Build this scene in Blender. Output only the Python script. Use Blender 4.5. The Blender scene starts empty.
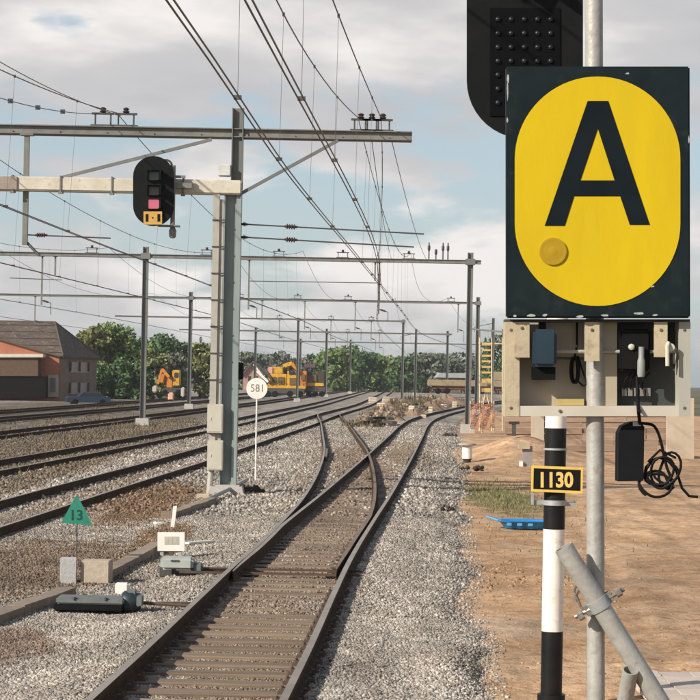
import bpy, math, random
import numpy as np
from mathutils import Vector, Matrix

random.seed(7); rng = np.random.default_rng(7)
scene = bpy.context.scene
col = scene.collection

# ------------------------------------------------------------------ camera
FPX = 2140.0                     # focal length in pixels of the 700 px photograph
CAMZ = 2.54                      # eye height above rail top (z = 0)
PITCH = math.atan(28 / FPX); ROLL = math.radians(1.05)
fw = Vector((0, math.cos(PITCH), math.sin(PITCH)))
up0 = Vector((0, -math.sin(PITCH), math.cos(PITCH))); rt0 = Vector((1, 0, 0))
up = up0 * math.cos(ROLL) - rt0 * math.sin(ROLL)
rt = rt0 * math.cos(ROLL) + up0 * math.sin(ROLL)
cam = bpy.data.cameras.new('camera'); camo = bpy.data.objects.new('camera', cam); col.objects.link(camo)
cam.sensor_width = 36; cam.lens = FPX / 700 * 36; cam.clip_start = 0.1; cam.clip_end = 5000
M = Matrix((rt, up, -fw)).transposed().to_4x4(); M.translation = (0, 0, CAMZ)
camo.matrix_world = M
scene.camera = camo
# ------------------------------------------------------------------ world, sun, exposure
SUN_EL = math.radians(29); SUN_AZ = math.atan2(-0.80, -0.60)
world = bpy.data.worlds.new('World'); scene.world = world; world.use_nodes = True
SKY_STRENGTH = 0.1
sun = bpy.data.lights.new('sun', 'SUN'); suno = bpy.data.objects.new('sun', sun); col.objects.link(suno)
sun.energy = 5.0; sun.angle = math.radians(0.6); sun.color = (1, 0.945, 0.86)
sdir = Vector((math.sin(SUN_AZ) * math.cos(SUN_EL), math.cos(SUN_AZ) * math.cos(SUN_EL), math.sin(SUN_EL)))
suno.rotation_euler = (-sdir).to_track_quat('-Z', 'Y').to_euler(); suno.location = (-20, -20, 30)
scene.view_settings.view_transform = 'Standard'; scene.view_settings.look = 'None'
scene.view_settings.exposure = 0.22; scene.view_settings.gamma = 1
scene.render.engine = 'CYCLES'
scene.render.resolution_x = 1024; scene.render.resolution_y = 1024

def build_world():
    nt = world.node_tree; N = nt.nodes; L = nt.links; N.clear()
    out = N.new('ShaderNodeOutputWorld'); bg = N.new('ShaderNodeBackground'); bg.inputs[1].default_value = SKY_STRENGTH
    L.new(bg.outputs[0], out.inputs[0])
    sky = N.new('ShaderNodeTexSky'); sky.sky_type = 'NISHITA'; sky.sun_disc = False
    sky.sun_elevation = SUN_EL; sky.sun_rotation = SUN_AZ; sky.air_density = 1.0; sky.dust_density = 1.2; sky.ozone_density = 1.5
    tc = N.new('ShaderNodeTexCoord'); sep = N.new('ShaderNodeSeparateXYZ'); L.new(tc.outputs['Generated'], sep.inputs[0])
    mp = N.new('ShaderNodeMapping'); mp.inputs['Scale'].default_value = (1, 1, 2.6); mp.inputs['Location'].default_value = (0.37, 0.12, 0.05)
    L.new(tc.outputs['Generated'], mp.inputs[0])
    n1 = N.new('ShaderNodeTexNoise'); n1.inputs['Scale'].default_value = 11; n1.inputs['Detail'].default_value = 7; n1.inputs['Roughness'].default_value = 0.52; n1.inputs['Distortion'].default_value = 0.15
    L.new(mp.outputs[0], n1.inputs[0])
    # coverage: solid layer overhead, a gap lower down, cumulus near the horizon
    cr = N.new('ShaderNodeValToRGB'); L.new(sep.outputs[2], cr.inputs[0])
    e = cr.color_ramp.elements
    e[0].position = 0.0; e[0].color = (0.56, 0.56, 0.56, 1)
    e[1].position = 1.0; e[1].color = (0.40, 0.40, 0.40, 1)
    for p, v in ((0.03, 0.50), (0.05, 0.53), (0.085, 0.43), (0.115, 0.52), (0.145, 0.70), (0.22, 0.64), (0.38, 0.47), (0.6, 0.41)):
        q = e.new(p); q.color = (v, v, v, 1)
    add = N.new('ShaderNodeMath'); add.operation = 'ADD'; L.new(n1.outputs[0], add.inputs[0]); L.new(cr.outputs[0], add.inputs[1])
    mr = N.new('ShaderNodeMapRange'); mr.interpolation_type = 'SMOOTHSTEP'; mr.inputs[1].default_value = 0.945; mr.inputs[2].default_value = 1.075
    L.new(add.outputs[0], mr.inputs[0])
    n2 = N.new('ShaderNodeTexNoise'); n2.inputs['Scale'].default_value = 7; n2.inputs['Detail'].default_value = 6; n2.inputs['Roughness'].default_value = 0.5
    mp2 = N.new('ShaderNodeMapping'); mp2.inputs['Scale'].default_value = (1, 1, 3.2); mp2.inputs['Location'].default_value = (3.1, 1.7, 0.4)
    L.new(tc.outputs['Generated'], mp2.inputs[0]); L.new(mp2.outputs[0], n2.inputs[0])
    cb_ = N.new('ShaderNodeValToRGB'); L.new(sep.outputs[2], cb_.inputs[0])     # low cumulus are sunlit and whiter than the grey layer above
    eb = cb_.color_ramp.elements; eb[0].position = 0.0; eb[0].color = (0.10, 0.10, 0.10, 1); eb[1].position = 1.0; eb[1].color = (0.03, 0.03, 0.03, 1)
    for p, v in ((0.03, 0.15), (0.055, 0.17), (0.09, 0.06), (0.13, 0.0), (0.3, 0.02)):
        q = eb.new(p); q.color = (v, v, v, 1)
    ad2 = N.new('ShaderNodeMath'); ad2.operation = 'ADD'; L.new(n2.outputs[0], ad2.inputs[0]); L.new(cb_.outputs[0], ad2.inputs[1])
    cc = N.new('ShaderNodeValToRGB'); L.new(ad2.outputs[0], cc.inputs[0])
    cc.color_ramp.elements[0].position = 0.40; cc.color_ramp.elements[0].color = (0.47, 0.468, 0.485, 1)
    cc.color_ramp.elements[1].position = 0.68; cc.color_ramp.elements[1].color = (0.80, 0.765, 0.74, 1)
    q = cc.color_ramp.elements.new(0.54); q.color = (0.545, 0.535, 0.54, 1)
    sc = N.new('ShaderNodeVectorMath'); sc.operation = 'SCALE'; sc.inputs['Scale'].default_value = 1 / SKY_STRENGTH
    L.new(cc.outputs[0], sc.inputs[0])
    # air veils the lowest clouds and sky alike: part of the clear sky keeps a pale cast
    pale = N.new('ShaderNodeMix'); pale.data_type = 'RGBA'; 
    pr = N.new('ShaderNodeMapRange'); pr.inputs[1].default_value = 0.08; pr.inputs[2].default_value = 0.45; pr.inputs[3].default_value = 0.5; pr.inputs[4].default_value = 0.08
    L.new(sep.outputs[2], pr.inputs[0]); L.new(pr.outputs[0], pale.inputs[0])
    L.new(sky.outputs[0], pale.inputs[6]); pale.inputs[7].default_value = (4.9, 5.75, 6.4, 1)
    mx = N.new('ShaderNodeMix'); mx.data_type = 'RGBA'
    L.new(mr.outputs[0], mx.inputs[0]); L.new(pale.outputs[2], mx.inputs[6]); L.new(sc.outputs[0], mx.inputs[7])
    L.new(mx.outputs[2], bg.inputs[0])
build_world()

# ------------------------------------------------------------------ pixel helpers (photo pixels -> places in the world)
def ray(px, py): return fw + rt * ((px - 350) / FPX) - up * ((py - 350) / FPX)
def at(px, py, Y):
    d = ray(px, py); t = Y / d.y
    return Vector((0, 0, CAMZ)) + d * t
def gnd(px, py, z=-0.2):
    d = ray(px, py); t = (z - CAMZ) / d.z
    return Vector((0, 0, CAMZ)) + d * t

# ------------------------------------------------------------------ materials
MATS = {}
def mat(name, c1, c2=None, scale=4.0, rough=0.75, metal=0.0, bump=0.0, bscale=30.0, vary=0.0, island=0.0, spec=0.4, emit=None, coat=0.0, stretch=None, c3=None):
    if name in MATS: return MATS[name]
    m = bpy.data.materials.new(name); m.use_nodes = True; MATS[name] = m
    nt = m.node_tree; N = nt.nodes; L = nt.links; b = N['Principled BSDF']
    b.inputs['Roughness'].default_value = rough; b.inputs['Metallic'].default_value = metal
    b.inputs['Specular IOR Level'].default_value = spec; b.inputs['Coat Weight'].default_value = coat
    if emit: b.inputs['Emission Color'].default_value = (*emit[:3], 1); b.inputs['Emission Strength'].default_value = emit[3]
    tc = N.new('ShaderNodeTexCoord'); oi = N.new('ShaderNodeObjectInfo')
    va = N.new('ShaderNodeVectorMath'); va.operation = 'MULTIPLY_ADD'
    mul = N.new('ShaderNodeMath'); mul.operation = 'MULTIPLY'; mul.inputs[1].default_value = 37.0; L.new(oi.outputs['Random'], mul.inputs[0])
    L.new(tc.outputs['Object'], va.inputs[0]); va.inputs[1].default_value = stretch or (1, 1, 1); L.new(mul.outputs[0], va.inputs[2])
    c2 = c2 or tuple(x * 0.8 for x in c1)
    n = N.new('ShaderNodeTexNoise'); n.inputs['Scale'].default_value = scale; n.inputs['Detail'].default_value = 6; n.inputs['Roughness'].default_value = 0.6
    L.new(va.outputs[0], n.inputs[0])
    cr = N.new('ShaderNodeValToRGB'); L.new(n.outputs[0], cr.inputs[0])
    cr.color_ramp.elements[0].position = 0.35; cr.color_ramp.elements[0].color = (*c1, 1)
    cr.color_ramp.elements[1].position = 0.68; cr.color_ramp.elements[1].color = (*c2, 1)
    last = cr.outputs[0]
    if c3:
        n3 = N.new('ShaderNodeTexNoise'); n3.inputs['Scale'].default_value = scale * 3.3; n3.inputs['Detail'].default_value = 4
        L.new(va.outputs[0], n3.inputs[0])
        r3 = N.new('ShaderNodeMapRange'); r3.inputs[1].default_value = 0.55; r3.inputs[2].default_value = 0.7; L.new(n3.outputs[0], r3.inputs[0])
        m3 = N.new('ShaderNodeMix'); m3.data_type = 'RGBA'; L.new(r3.outputs[0], m3.inputs[0]); L.new(last, m3.inputs[6]); m3.inputs[7].default_value = (*c3, 1)
        last = m3.outputs[2]
    if vary or island:
        hs = N.new('ShaderNodeHueSaturation')
        if island: g = N.new('ShaderNodeNewGeometry'); src = g.outputs['Random Per Island']; v = island
        else: src = oi.outputs['Random']; v = vary
        r = N.new('ShaderNodeMapRange'); r.inputs[3].default_value = 1 - v; r.inputs[4].default_value = 1 + v; L.new(src, r.inputs[0])
        L.new(r.outputs[0], hs.inputs['Value']); L.new(last, hs.inputs['Color']); last = hs.outputs[0]
    L.new(last, b.inputs['Base Color'])
    if bump:
        nb = N.new('ShaderNodeTexNoise'); nb.inputs['Scale'].default_value = bscale; nb.inputs['Detail'].default_value = 5
        L.new(va.outputs[0], nb.inputs[0])
        bp = N.new('ShaderNodeBump'); bp.inputs['Strength'].default_value = bump; bp.inputs['Distance'].default_value = 0.02
        L.new(nb.outputs[0], bp.inputs['Height']); L.new(bp.outputs[0], b.inputs['Normal'])
    return m

def ground_mat(name, cols, big, patch=None, vor=0.0, bump=0.5, boxes=()):
    """cols: three tones mixed by noise; patch: (colour, scale, lo, hi); vor: stones per metre; boxes: stains with a place of their own"""
    m = bpy.data.materials.new(name); m.use_nodes = True; MATS[name] = m
    nt = m.node_tree; N = nt.nodes; L = nt.links; b = N['Principled BSDF']; b.inputs['Roughness'].default_value = 0.95; b.inputs['Specular IOR Level'].default_value = 0.15
    tc = N.new('ShaderNodeTexCoord'); P = tc.outputs['Object']
    def noise(s, d=5, st=None):
        n = N.new('ShaderNodeTexNoise'); n.inputs['Scale'].default_value = s; n.inputs['Detail'].default_value = d; n.inputs['Roughness'].default_value = 0.62
        if st:
            mp = N.new('ShaderNodeMapping'); mp.inputs['Scale'].default_value = st; L.new(P, mp.inputs[0]); L.new(mp.outputs[0], n.inputs[0])
        else: L.new(P, n.inputs[0])
        return n.outputs[0]
    def mix(f, a, bb):
        x = N.new('ShaderNodeMix'); x.data_type = 'RGBA'
        L.new(f, x.inputs[0])
        for k, v in ((6, a), (7, bb)):
            if isinstance(v, tuple): x.inputs[k].default_value = (*v, 1)
            else: L.new(v, x.inputs[k])
        return x.outputs[2]
    def ramp(f, lo, hi):
        r = N.new('ShaderNodeMapRange'); r.interpolation_type = 'SMOOTHSTEP'; r.inputs[1].default_value = lo; r.inputs[2].default_value = hi; L.new(f, r.inputs[0]); return r.outputs[0]
    c = mix(ramp(noise(big), 0.38, 0.62), cols[0], cols[1])
    c = mix(ramp(noise(big * 7), 0.5, 0.68), c, cols[2])
    if patch: c = mix(ramp(noise(patch[1], 6), patch[2], patch[3]), c, patch[0])
    g = None
    sepp = N.new('ShaderNodeSeparateXYZ'); L.new(P, sepp.inputs[0])
    for (cx, cy, rx, ry, colr, amt) in boxes:
        def dd(o, cc, r):
            s = N.new('ShaderNodeMath'); s.operation = 'SUBTRACT'; L.new(o, s.inputs[0]); s.inputs[1].default_value = cc
            d = N.new('ShaderNodeMath'); d.operation = 'DIVIDE'; L.new(s.outputs[0], d.inputs[0]); d.inputs[1].default_value = r
            q = N.new('ShaderNodeMath'); q.operation = 'MULTIPLY'; L.new(d.outputs[0], q.inputs[0]); L.new(d.outputs[0], q.inputs[1]); return q.outputs[0]
        s = N.new('ShaderNodeMath'); s.operation = 'ADD'; L.new(dd(sepp.outputs[0], cx, rx), s.inputs[0]); L.new(dd(sepp.outputs[1], cy, ry), s.inputs[1])
        nn = N.new('ShaderNodeMath'); nn.operation = 'MULTIPLY_ADD'; L.new(noise(2.2, 6), nn.inputs[0]); nn.inputs[1].default_value = 2.6; L.new(s.outputs[0], nn.inputs[2])
        f = N.new('ShaderNodeMapRange'); f.interpolation_type = 'SMOOTHSTEP'; f.inputs[1].default_value = 2.35; f.inputs[2].default_value = 1.75; f.inputs[3].default_value = 0; f.inputs[4].default_value = amt
        L.new(nn.outputs[0], f.inputs[0]); c = mix(f.outputs[0], c, colr)
    for sc_, st_, a_, b_ in ((1.3, (1, .45, 1), .72, 1.25), (0.22, (1, .25, 1), .78, 1.2), (6.0, (1, .5, 1), .8, 1.2)):
        hv = N.new('ShaderNodeHueSaturation'); L.new(c, hv.inputs['Color']); rr = N.new('ShaderNodeMapRange'); rr.inputs[1].default_value = .32; rr.inputs[2].default_value = .68; rr.inputs[3].default_value = a_; rr.inputs[4].default_value = b_
        L.new(noise(sc_, 5, st_), rr.inputs[0]); L.new(rr.outputs[0], hv.inputs['Value']); c = hv.outputs[0]
    h = noise(18, 6)
    hm = N.new('ShaderNodeMath'); hm.operation = 'MULTIPLY_ADD'; L.new(noise(5.0, 6), hm.inputs[0]); hm.inputs[1].default_value = 1.6; L.new(h, hm.inputs[2]); h = hm.outputs[0]
    if vor:
        v = N.new('ShaderNodeTexVoronoi'); v.inputs['Scale'].default_value = vor; L.new(P, v.inputs['Vector'])
        hs = N.new('ShaderNodeHueSaturation'); L.new(c, hs.inputs['Color'])
        sv = N.new('ShaderNodeSeparateColor'); L.new(v.outputs['Color'], sv.inputs[0])
        r = N.new('ShaderNodeMapRange'); r.inputs[3].default_value = 0.5; r.inputs[4].default_value = 1.35; L.new(sv.outputs[0], r.inputs[0]); L.new(r.outputs[0], hs.inputs['Value'])
        c = hs.outputs[0]
        iv = N.new('ShaderNodeMath'); iv.operation = 'SUBTRACT'; iv.inputs[0].default_value = 1; L.new(v.outputs['Distance'], iv.inputs[1])
        h = iv.outputs[0]
    L.new(c, b.inputs['Base Color'])
    bp = N.new('ShaderNodeBump'); bp.inputs['Strength'].default_value = bump; bp.inputs['Distance'].default_value = 0.03
    L.new(h, bp.inputs['Height']); L.new(bp.outputs[0], b.inputs['Normal'])
    return m

# ------------------------------------------------------------------ mesh helpers
ORG = {}
class MB:
    def __init__(s): s.v = []; s.f = []; s.mi = []; s.k = 0
    def poly(s, vs, fs):
        o = len(s.v); s.v += [tuple(q) for q in vs]; s.f += [tuple(i + o for i in f) for f in fs]; s.mi += [s.k] * len(fs); return s
    def box(s, c, d, R=None, taper=1.0):
        hx, hy, hz = d[0] / 2, d[1] / 2, d[2] / 2
        vs = []
        for z in (-1, 1):
            t = taper if z > 0 else 1
            for x, y in ((-1, -1), (1, -1), (1, 1), (-1, 1)): vs.append(Vector((x * hx * t, y * hy * t, z * hz)))
        if R is not None: vs = [R @ q for q in vs]
        c = Vector(c); vs = [q + c for q in vs]
        return s.poly(vs, [(3, 2, 1, 0), (4, 5, 6, 7), (0, 1, 5, 4), (1, 2, 6, 5), (2, 3, 7, 6), (3, 0, 4, 7)])
    def bar(s, a, b, w, h):
        a = Vector(a); b = Vector(b); d = b - a; L = d.length
        q = d.to_track_quat('X', 'Z').to_matrix()
        return s.box((a + b) / 2, (L, w, h), q)
    def bevbox(s, c, d, bv, R=None):
        """box with chamfered edges (24 verts)"""
        hx, hy, hz = d[0] / 2, d[1] / 2, d[2] / 2
        import bmesh
        bm = bmesh.new(); bmesh.ops.create_cube(bm, size=1)
        for q in bm.verts: q.co = Vector((q.co.x * d[0], q.co.y * d[1], q.co.z * d[2]))
        bmesh.ops.bevel(bm, geom=bm.edges[:], offset=bv, segments=2, affect='EDGES')
        vs = [(R @ q.co if R is not None else q.co) + Vector(c) for q in bm.verts]
        bm.verts.index_update(); fs = [[q.index for q in f.verts] for f in bm.faces]; bm.free()
        return s.poly(vs, fs)
    def tube(s, pts, r, n=8, caps=True, r2=None):
        pts = [Vector(p) for p in pts]; rings = []
        prev = None
        for i, p in enumerate(pts):
            d = (pts[min(i + 1, len(pts) - 1)] - pts[max(i - 1, 0)]).normalized()
            ref = prev if prev is not None and abs(prev.dot(d)) < 0.95 else (Vector((0, 0, 1)) if abs(d.z) < 0.9 else Vector((0, 1, 0)))
            a = (ref - d * ref.dot(d)).normalized(); b = d.cross(a); prev = a
            rr = r if r2 is None else r + (r2 - r) * i / (len(pts) - 1)
            rings.append([p + a * (rr * math.cos(2 * math.pi * k / n)) + b * (rr * math.sin(2 * math.pi * k / n)) for k in range(n)])
        vs = [q for g in rings for q in g]; fs = []
        for i in range(len(pts) - 1):
            for k in range(n):
                k2 = (k + 1) % n; fs.append((i * n + k, i * n + k2, (i + 1) * n + k2, (i + 1) * n + k))
        if caps: fs.append(tuple(range(n - 1, -1, -1))); fs.append(tuple((len(pts) - 1) * n + k for k in range(n)))
        return s.poly(vs, fs)
    def lathe(s, base, axis, prof, n=14):
        """prof: (distance along axis, radius)"""
        base = Vector(base); ax = Vector(axis).normalized()
        ref = Vector((0, 0, 1)) if abs(ax.z) < 0.9 else Vector((0, 1, 0))
        a = (ref - ax * ref.dot(ax)).normalized(); b = ax.cross(a)
        vs = [base + ax * h + (a * math.cos(2 * math.pi * k / n) + b * math.sin(2 * math.pi * k / n)) * r for h, r in prof for k in range(n)]
        fs = [(i * n + k, i * n + (k + 1) % n, (i + 1) * n + (k + 1) % n, (i + 1) * n + k) for i in range(len(prof) - 1) for k in range(n)]
        fs.append(tuple(range(n - 1, -1, -1))); fs.append(tuple((len(prof) - 1) * n + k for k in range(n)))
        return s.poly(vs, fs)
    def slab(s, pts, thick):
        """pts: front outline in world space (facing -Y); extruded to +Y by thick"""
        n = len(pts); pts = [Vector(p) for p in pts]
        vs = pts + [p + Vector((0, thick, 0)) for p in pts]
        fs = [tuple(range(n)), tuple(range(2 * n - 1, n - 1, -1))] + [(i, i + n, (i + 1) % n + n, (i + 1) % n) for i in range(n)]
        return s.poly(vs, fs)
    def slabpx(s, pts, Y, thick): return s.slab([at(x, y, Y) for x, y in pts], thick)
    def rect(s, x0, y0, x1, y1, Y, thick): return s.slabpx([(x0, y1), (x1, y1), (x1, y0), (x0, y0)], Y, thick)
    def build(s, name, mats, parent=None, smooth=False, origin=None):
        if parent is not None: o = ORG[parent.name]
        else: o = Vector(origin) if origin is not None else Vector((0, 0, 0))
        me = bpy.data.meshes.new(name)
        me.from_pydata([(q[0] - o[0], q[1] - o[1], q[2] - o[2]) for q in s.v], [], s.f)
        for m in (mats if isinstance(mats, (list, tuple)) else [mats]): me.materials.append(m)
        if any(s.mi): me.polygons.foreach_set('material_index', s.mi)
        if smooth: me.polygons.foreach_set('use_smooth', [True] * len(me.polygons)); me.set_sharp_from_angle(angle=math.radians(40))
        me.update()
        return link(name, me, parent, o)
def link(name, me, parent=None, o=(0, 0, 0)):
    ob = bpy.data.objects.new(name, me); col.objects.link(ob)
    if parent is not None: ob.parent = parent
    else: ob.location = o
    ORG[ob.name] = Vector(o)
    return ob
def tag(o, label, cat, group=None, kind=None):
    o['label'] = label; o['category'] = cat
    if group: o['group'] = group
    if kind: o['kind'] = kind
    return o
def thing(name, loc, label, cat, group=None):
    o = bpy.data.objects.new(name, None); col.objects.link(o); o.location = loc; o.empty_display_size = 0.2
    ORG[o.name] = Vector(loc); return tag(o, label, cat, group)
def struct(o): o['kind'] = 'structure'; return o
def stuff(o, label=None, cat=None):
    o['kind'] = 'stuff'
    if label: o['label'] = label; o['category'] = cat
    return o
def fastmesh(name, V, Fc, m, nper, origin=(0, 0, 0)):
    me = bpy.data.meshes.new(name); V = np.asarray(V, np.float32); Fc = np.asarray(Fc, np.int32)
    me.vertices.add(len(V)); me.vertices.foreach_set('co', V.ravel())
    me.loops.add(Fc.size); me.loops.foreach_set('vertex_index', Fc.ravel())
    me.polygons.add(len(Fc)); me.polygons.foreach_set('loop_start', np.arange(len(Fc), dtype=np.int32) * nper)
    me.update(calc_edges=True); me.validate(); me.materials.append(m)
    return me
def text(name, s, m, parent, px, py, hpx, Y, wscale=1.0, bold=0.0, thick=0.004):
    cu = bpy.data.curves.new('t', 'FONT'); cu.body = s; cu.align_x = 'CENTER'; cu.align_y = 'CENTER'; cu.extrude = 0; cu.offset = bold; cu.resolution_u = 3
    ob = bpy.data.objects.new('t', cu); col.objects.link(ob)
    dg = bpy.context.evaluated_depsgraph_get(); dg.update()
    me = bpy.data.meshes.new_from_object(ob.evaluated_get(dg)); bpy.data.objects.remove(ob)
    xs = [q.co.x for q in me.vertices]; ys = [q.co.y for q in me.vertices]
    cx = (min(xs) + max(xs)) / 2; cy = (min(ys) + max(ys)) / 2; k = hpx / (max(ys) - min(ys))
    o = ORG[parent.name]
    for q in me.vertices:
        q.co = at(px + (q.co.x - cx) * k * wscale, py - (q.co.y - cy) * k, Y) - o
    me.materials.clear(); me.materials.append(m); me.name = name
    return link(name, me, parent, o)
def stadium(cx, x0, x1, y0, y1, n=16):
    """pixel outline, clockwise in the picture plane as seen from the camera (counter-clockwise with y up)"""
    r = (x1 - x0) / 2; pts = []
    for i in range(n + 1): a = math.pi * i / n; pts.append((cx + r * math.cos(a), y0 + r - r * math.sin(a)))
    for i in range(n + 1): a = math.pi + math.pi * i / n; pts.append((cx + r * math.cos(a), y1 - r - r * math.sin(a)))
    return pts
def disc(cx, cy, r, n=28): return [(cx + r * math.cos(2 * math.pi * k / n), cy - r * math.sin(2 * math.pi * k / n)) for k in range(n)]

def spline(pts):
    P = np.array(pts, float); x, y = P[:, 0], P[:, 1]; n = len(x); h = np.diff(x)
    d = np.diff(y) / h; m = np.zeros(n); m[1:-1] = (d[:-1] * h[1:] + d[1:] * h[:-1]) / (h[:-1] + h[1:]); m[0] = d[0]; m[-1] = d[-1]
    def f(t):
        t = np.asarray(t, float); i = np.clip(np.searchsorted(x, t) - 1, 0, n - 2); hh = h[i]; s = (t - x[i]) / hh
        r = (2*s**3-3*s**2+1)*y[i] + (s**3-2*s**2+s)*hh*m[i] + (-2*s**3+3*s**2)*y[i+1] + (s**3-s**2)*hh*m[i+1]
        r = np.where(t < x[0], y[0] + m[0]*(t-x[0]), r); r = np.where(t > x[-1], y[-1] + m[-1]*(t-x[-1]), r)
        return r
    return f
_w = [(rng.normal(size=2), rng.uniform(0, 6.28)) for _ in range(24)]
def sn(x, y, s):
    r = 0
    for k, (d, p) in enumerate(_w[:12]): r = r + np.sin((x * d[0] + y * d[1]) * s * (0.6 + 0.15 * k) + p + k)
    return r / 12 * 1.6

# ------------------------------------------------------------------ track lines (x as a function of distance y)
x_main = spline([(5, -1.78), (10, -1.52), (17, -1.22), (20, -1.09), (25, -0.9), (29, -0.74), (38.4, -0.27), (45.6, 0.12), (58, 0.75), (70, 1.34), (83, 1.96), (97.6, 2.65), (116, 3.5), (135, 4.6), (161, 6.8), (182, 9.0), (219, 13), (270, 19.5), (340, 29)])
x_br = spline([(20, -1.09), (25, -0.9), (29, -0.745), (33, -0.56), (38.4, -0.37), (43, -0.23), (50, -0.11), (58, -0.05), (67, -0.04), (75, -0.08), (91, -0.32), (102, -0.5), (126, -0.92), (145, -1.35), (156, -1.42)])
x_l1 = spline([(10, -7.75), (20, -7.22), (35, -6.43), (47.6, -5.83), (63.5, -5.0), (75, -4.5), (89, -3.88), (113, -2.8), (148, -1.5), (197, 0.9), (292, 3.9), (400, 7)])
x_l2 = spline([(20, -11.6), (55, -9.7), (73, -8.62), (83, -8.1), (111, -6.7), (148, -5.4), (197, -3.4), (292, -0.6), (400, 2.6)])
x_l3 = spline([(40, -17.2), (88, -14.35), (113, -13.0), (150, -11.4), (200, -9.2), (300, -5.6), (400, -2)])
x_l4 = spline([(60, -22.5), (95, -20.2), (135, -18.0), (200, -15.0), (300, -11), (400, -7.5)])
x_l5 = spline([(60, -27.6), (100, -25), (135, -22.8), (200, -20), (300, -16), (400, -12.5)])

# ------------------------------------------------------------------ ground
def h_ball(x, y):
    """height of the stone bed"""
    xm = x_main(y)
    h = -0.20 + 0.012 * sn(x, y, 2.3) + 0.02 * sn(x, y, 0.7)
    for f, lo, hi in ((x_main, 5, 400), (x_l1, 5, 400), (x_l2, 5, 400), (x_l3, 5, 400), (x_br, 26, 150)):
        d = np.abs(x - f(y)); w = np.clip((1.75 - d) / 0.7, 0, 1) * ((y > lo) & (y < hi))
        lv = np.where((d > 0.84) & (f is not x_br), -0.146, np.where((f is x_main) & ((y < 24.3) | (y > 26.2)) & (y < 34), -0.190, -0.178))
        h = np.maximum(h, h * (1 - w) + (lv + 0.006 * sn(x, y, 3.1)) * w)
    # right shoulder runs out into the yard
    e = np.clip((x - (xm + 2.05 + 0.25 * sn(x * 0.3, y, 0.5) + 0.12 * sn(x, y, 2.0))) / 0.55, 0, 1)
    # low mound of spare stone by the yard in front
    g = np.exp(-(((x - 1.05) / 0.35) ** 2 + ((y - 20.5) / 1.6) ** 2)) * 0.07
    return h - 0.22 * e * e + g
def h_dirt(x, y):
    rut = 0
    for x0 in (2.9, 4.5):
        d = x - (x0 + 0.05 * y - .6 + .15 * np.sin(y * .21)); rut = rut - .022 * np.exp(-(d / .16) ** 2) + .012 * np.exp(-((np.abs(d) - .3) / .12) ** 2)
    return rut * (y < 75) - 0.27 + 0.025 * sn(x, y, 0.8) + 0.010 * sn(x, y, 2.4) + 0.006 * sn(x, y, 6.0) \
        + np.exp(-(((x - 6.3) / 1.5) ** 2 + ((y - 78) / 5.0) ** 2)) * 0.75 + np.exp(-(((x - 9.5) / 4.0) ** 2 + ((y - 84) / 6) ** 2)) * 0.3
def grid(name, xf0, xf1, Y, nx, hf, m):
    Y = np.asarray(Y); u = np.linspace(0, 1, nx)
    X = xf0(Y)[:, None] * (1 - u) + xf1(Y)[:, None] * u; YY = np.repeat(Y[:, None], nx, 1)
    Z = hf(X, YY); V = np.stack([X, YY, Z], -1).reshape(-1, 3)
    i = np.arange(len(Y) - 1)[:, None] * nx + np.arange(nx - 1)[None]; i = i.ravel()
    me = fastmesh(name, V, np.stack([i, i + 1, i + nx + 1, i + nx], -1), m, 4)
    me.polygons.foreach_set('use_smooth', [True] * len(me.polygons))
    return struct(link(name, me))
RUST = (0.20, 0.11, 0.06)
m_terr = ground_mat('terrain_soil', ((0.13, 0.10, 0.06), (0.16, 0.13, 0.08), (0.09, 0.09, 0.04)), 0.05, patch=((0.07, 0.09, 0.03), 0.08, 0.5, 0.62))
STAINS = [(-4.2, 46, 1.1, 9, RUST, 0.8), (-4.4, 30, 1.6, 5.5, (0.20, 0.13, 0.085), 0.75), (-3.1, 36.5, 0.5, 3.2, (0.22, 0.125, 0.06), 0.8), (-3.5, 21.2, 0.7, 1.6, (0.20, 0.12, 0.08), 0.7),
          (-8.0, 62, 0.6, 40, (0.17, 0.12, 0.08), 0.7), (-13, 110, 5, 80, (0.15, 0.11, 0.075), 0.75), (-24, 140, 9, 90, (0.12, 0.09, 0.06), 0.8), (0.35, 66, 0.9, 20, (0.22, 0.15, 0.10), 0.7), (2.2, 74, 1.0, 12, (0.26, 0.19, 0.13), 0.5), (-1.0, 24, 0.62, 10, (0.28, 0.205, 0.14), 0.8), (-0.35, 40, 0.8, 16, (0.24, 0.17, 0.115), 0.75), (-9.8, 85, 3.0, 65, (0.19, 0.145, 0.10), 0.8), (-5.9, 48, .7, 40, (0.24, 0.185, 0.135), 0.6)]
m_ball = ground_mat('ballast_stone', ((0.33, 0.28, 0.23), (0.385, 0.335, 0.28), (0.24, 0.195, 0.15)), 0.5, vor=21, bump=1.0, boxes=STAINS)
m_dirt = ground_mat('yard_dirt', ((0.46, 0.275, 0.145), (0.53, 0.345, 0.205), (0.35, 0.20, 0.105)), 0.55, patch=((0.46, 0.33, 0.21), 1.3, 0.56, 0.66), bump=0.8,
                    boxes=[(3.6, 51, 1.0, 7, (0.17, 0.15, 0.06), 0.85), (1.9, 24.5, 0.9, 1.1, (0.40, 0.30, 0.21), 0.6)])
tb = MB(); tb.poly([(-900, -60, -0.42), (900, -60, -0.42), (900, 2000, -0.42), (-900, 2000, -0.42)], [(0, 1, 2, 3)])
struct(tb.build('terrain', m_terr))
Yb = np.geomspace(9, 430, 760)
grid('ballast_bed', lambda y: np.minimum(-0.2 * y - 3, x_l5(y) - 6), lambda y: x_main(y) + 2.9, Yb, 240, h_ball, m_ball)
Yd = np.geomspace(4, 190, 520)
grid('dirt_yard', lambda y: x_main(y) + 1.2, lambda y: 10 + 0.35 * y, Yd, 190, h_dirt, m_dirt)

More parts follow.
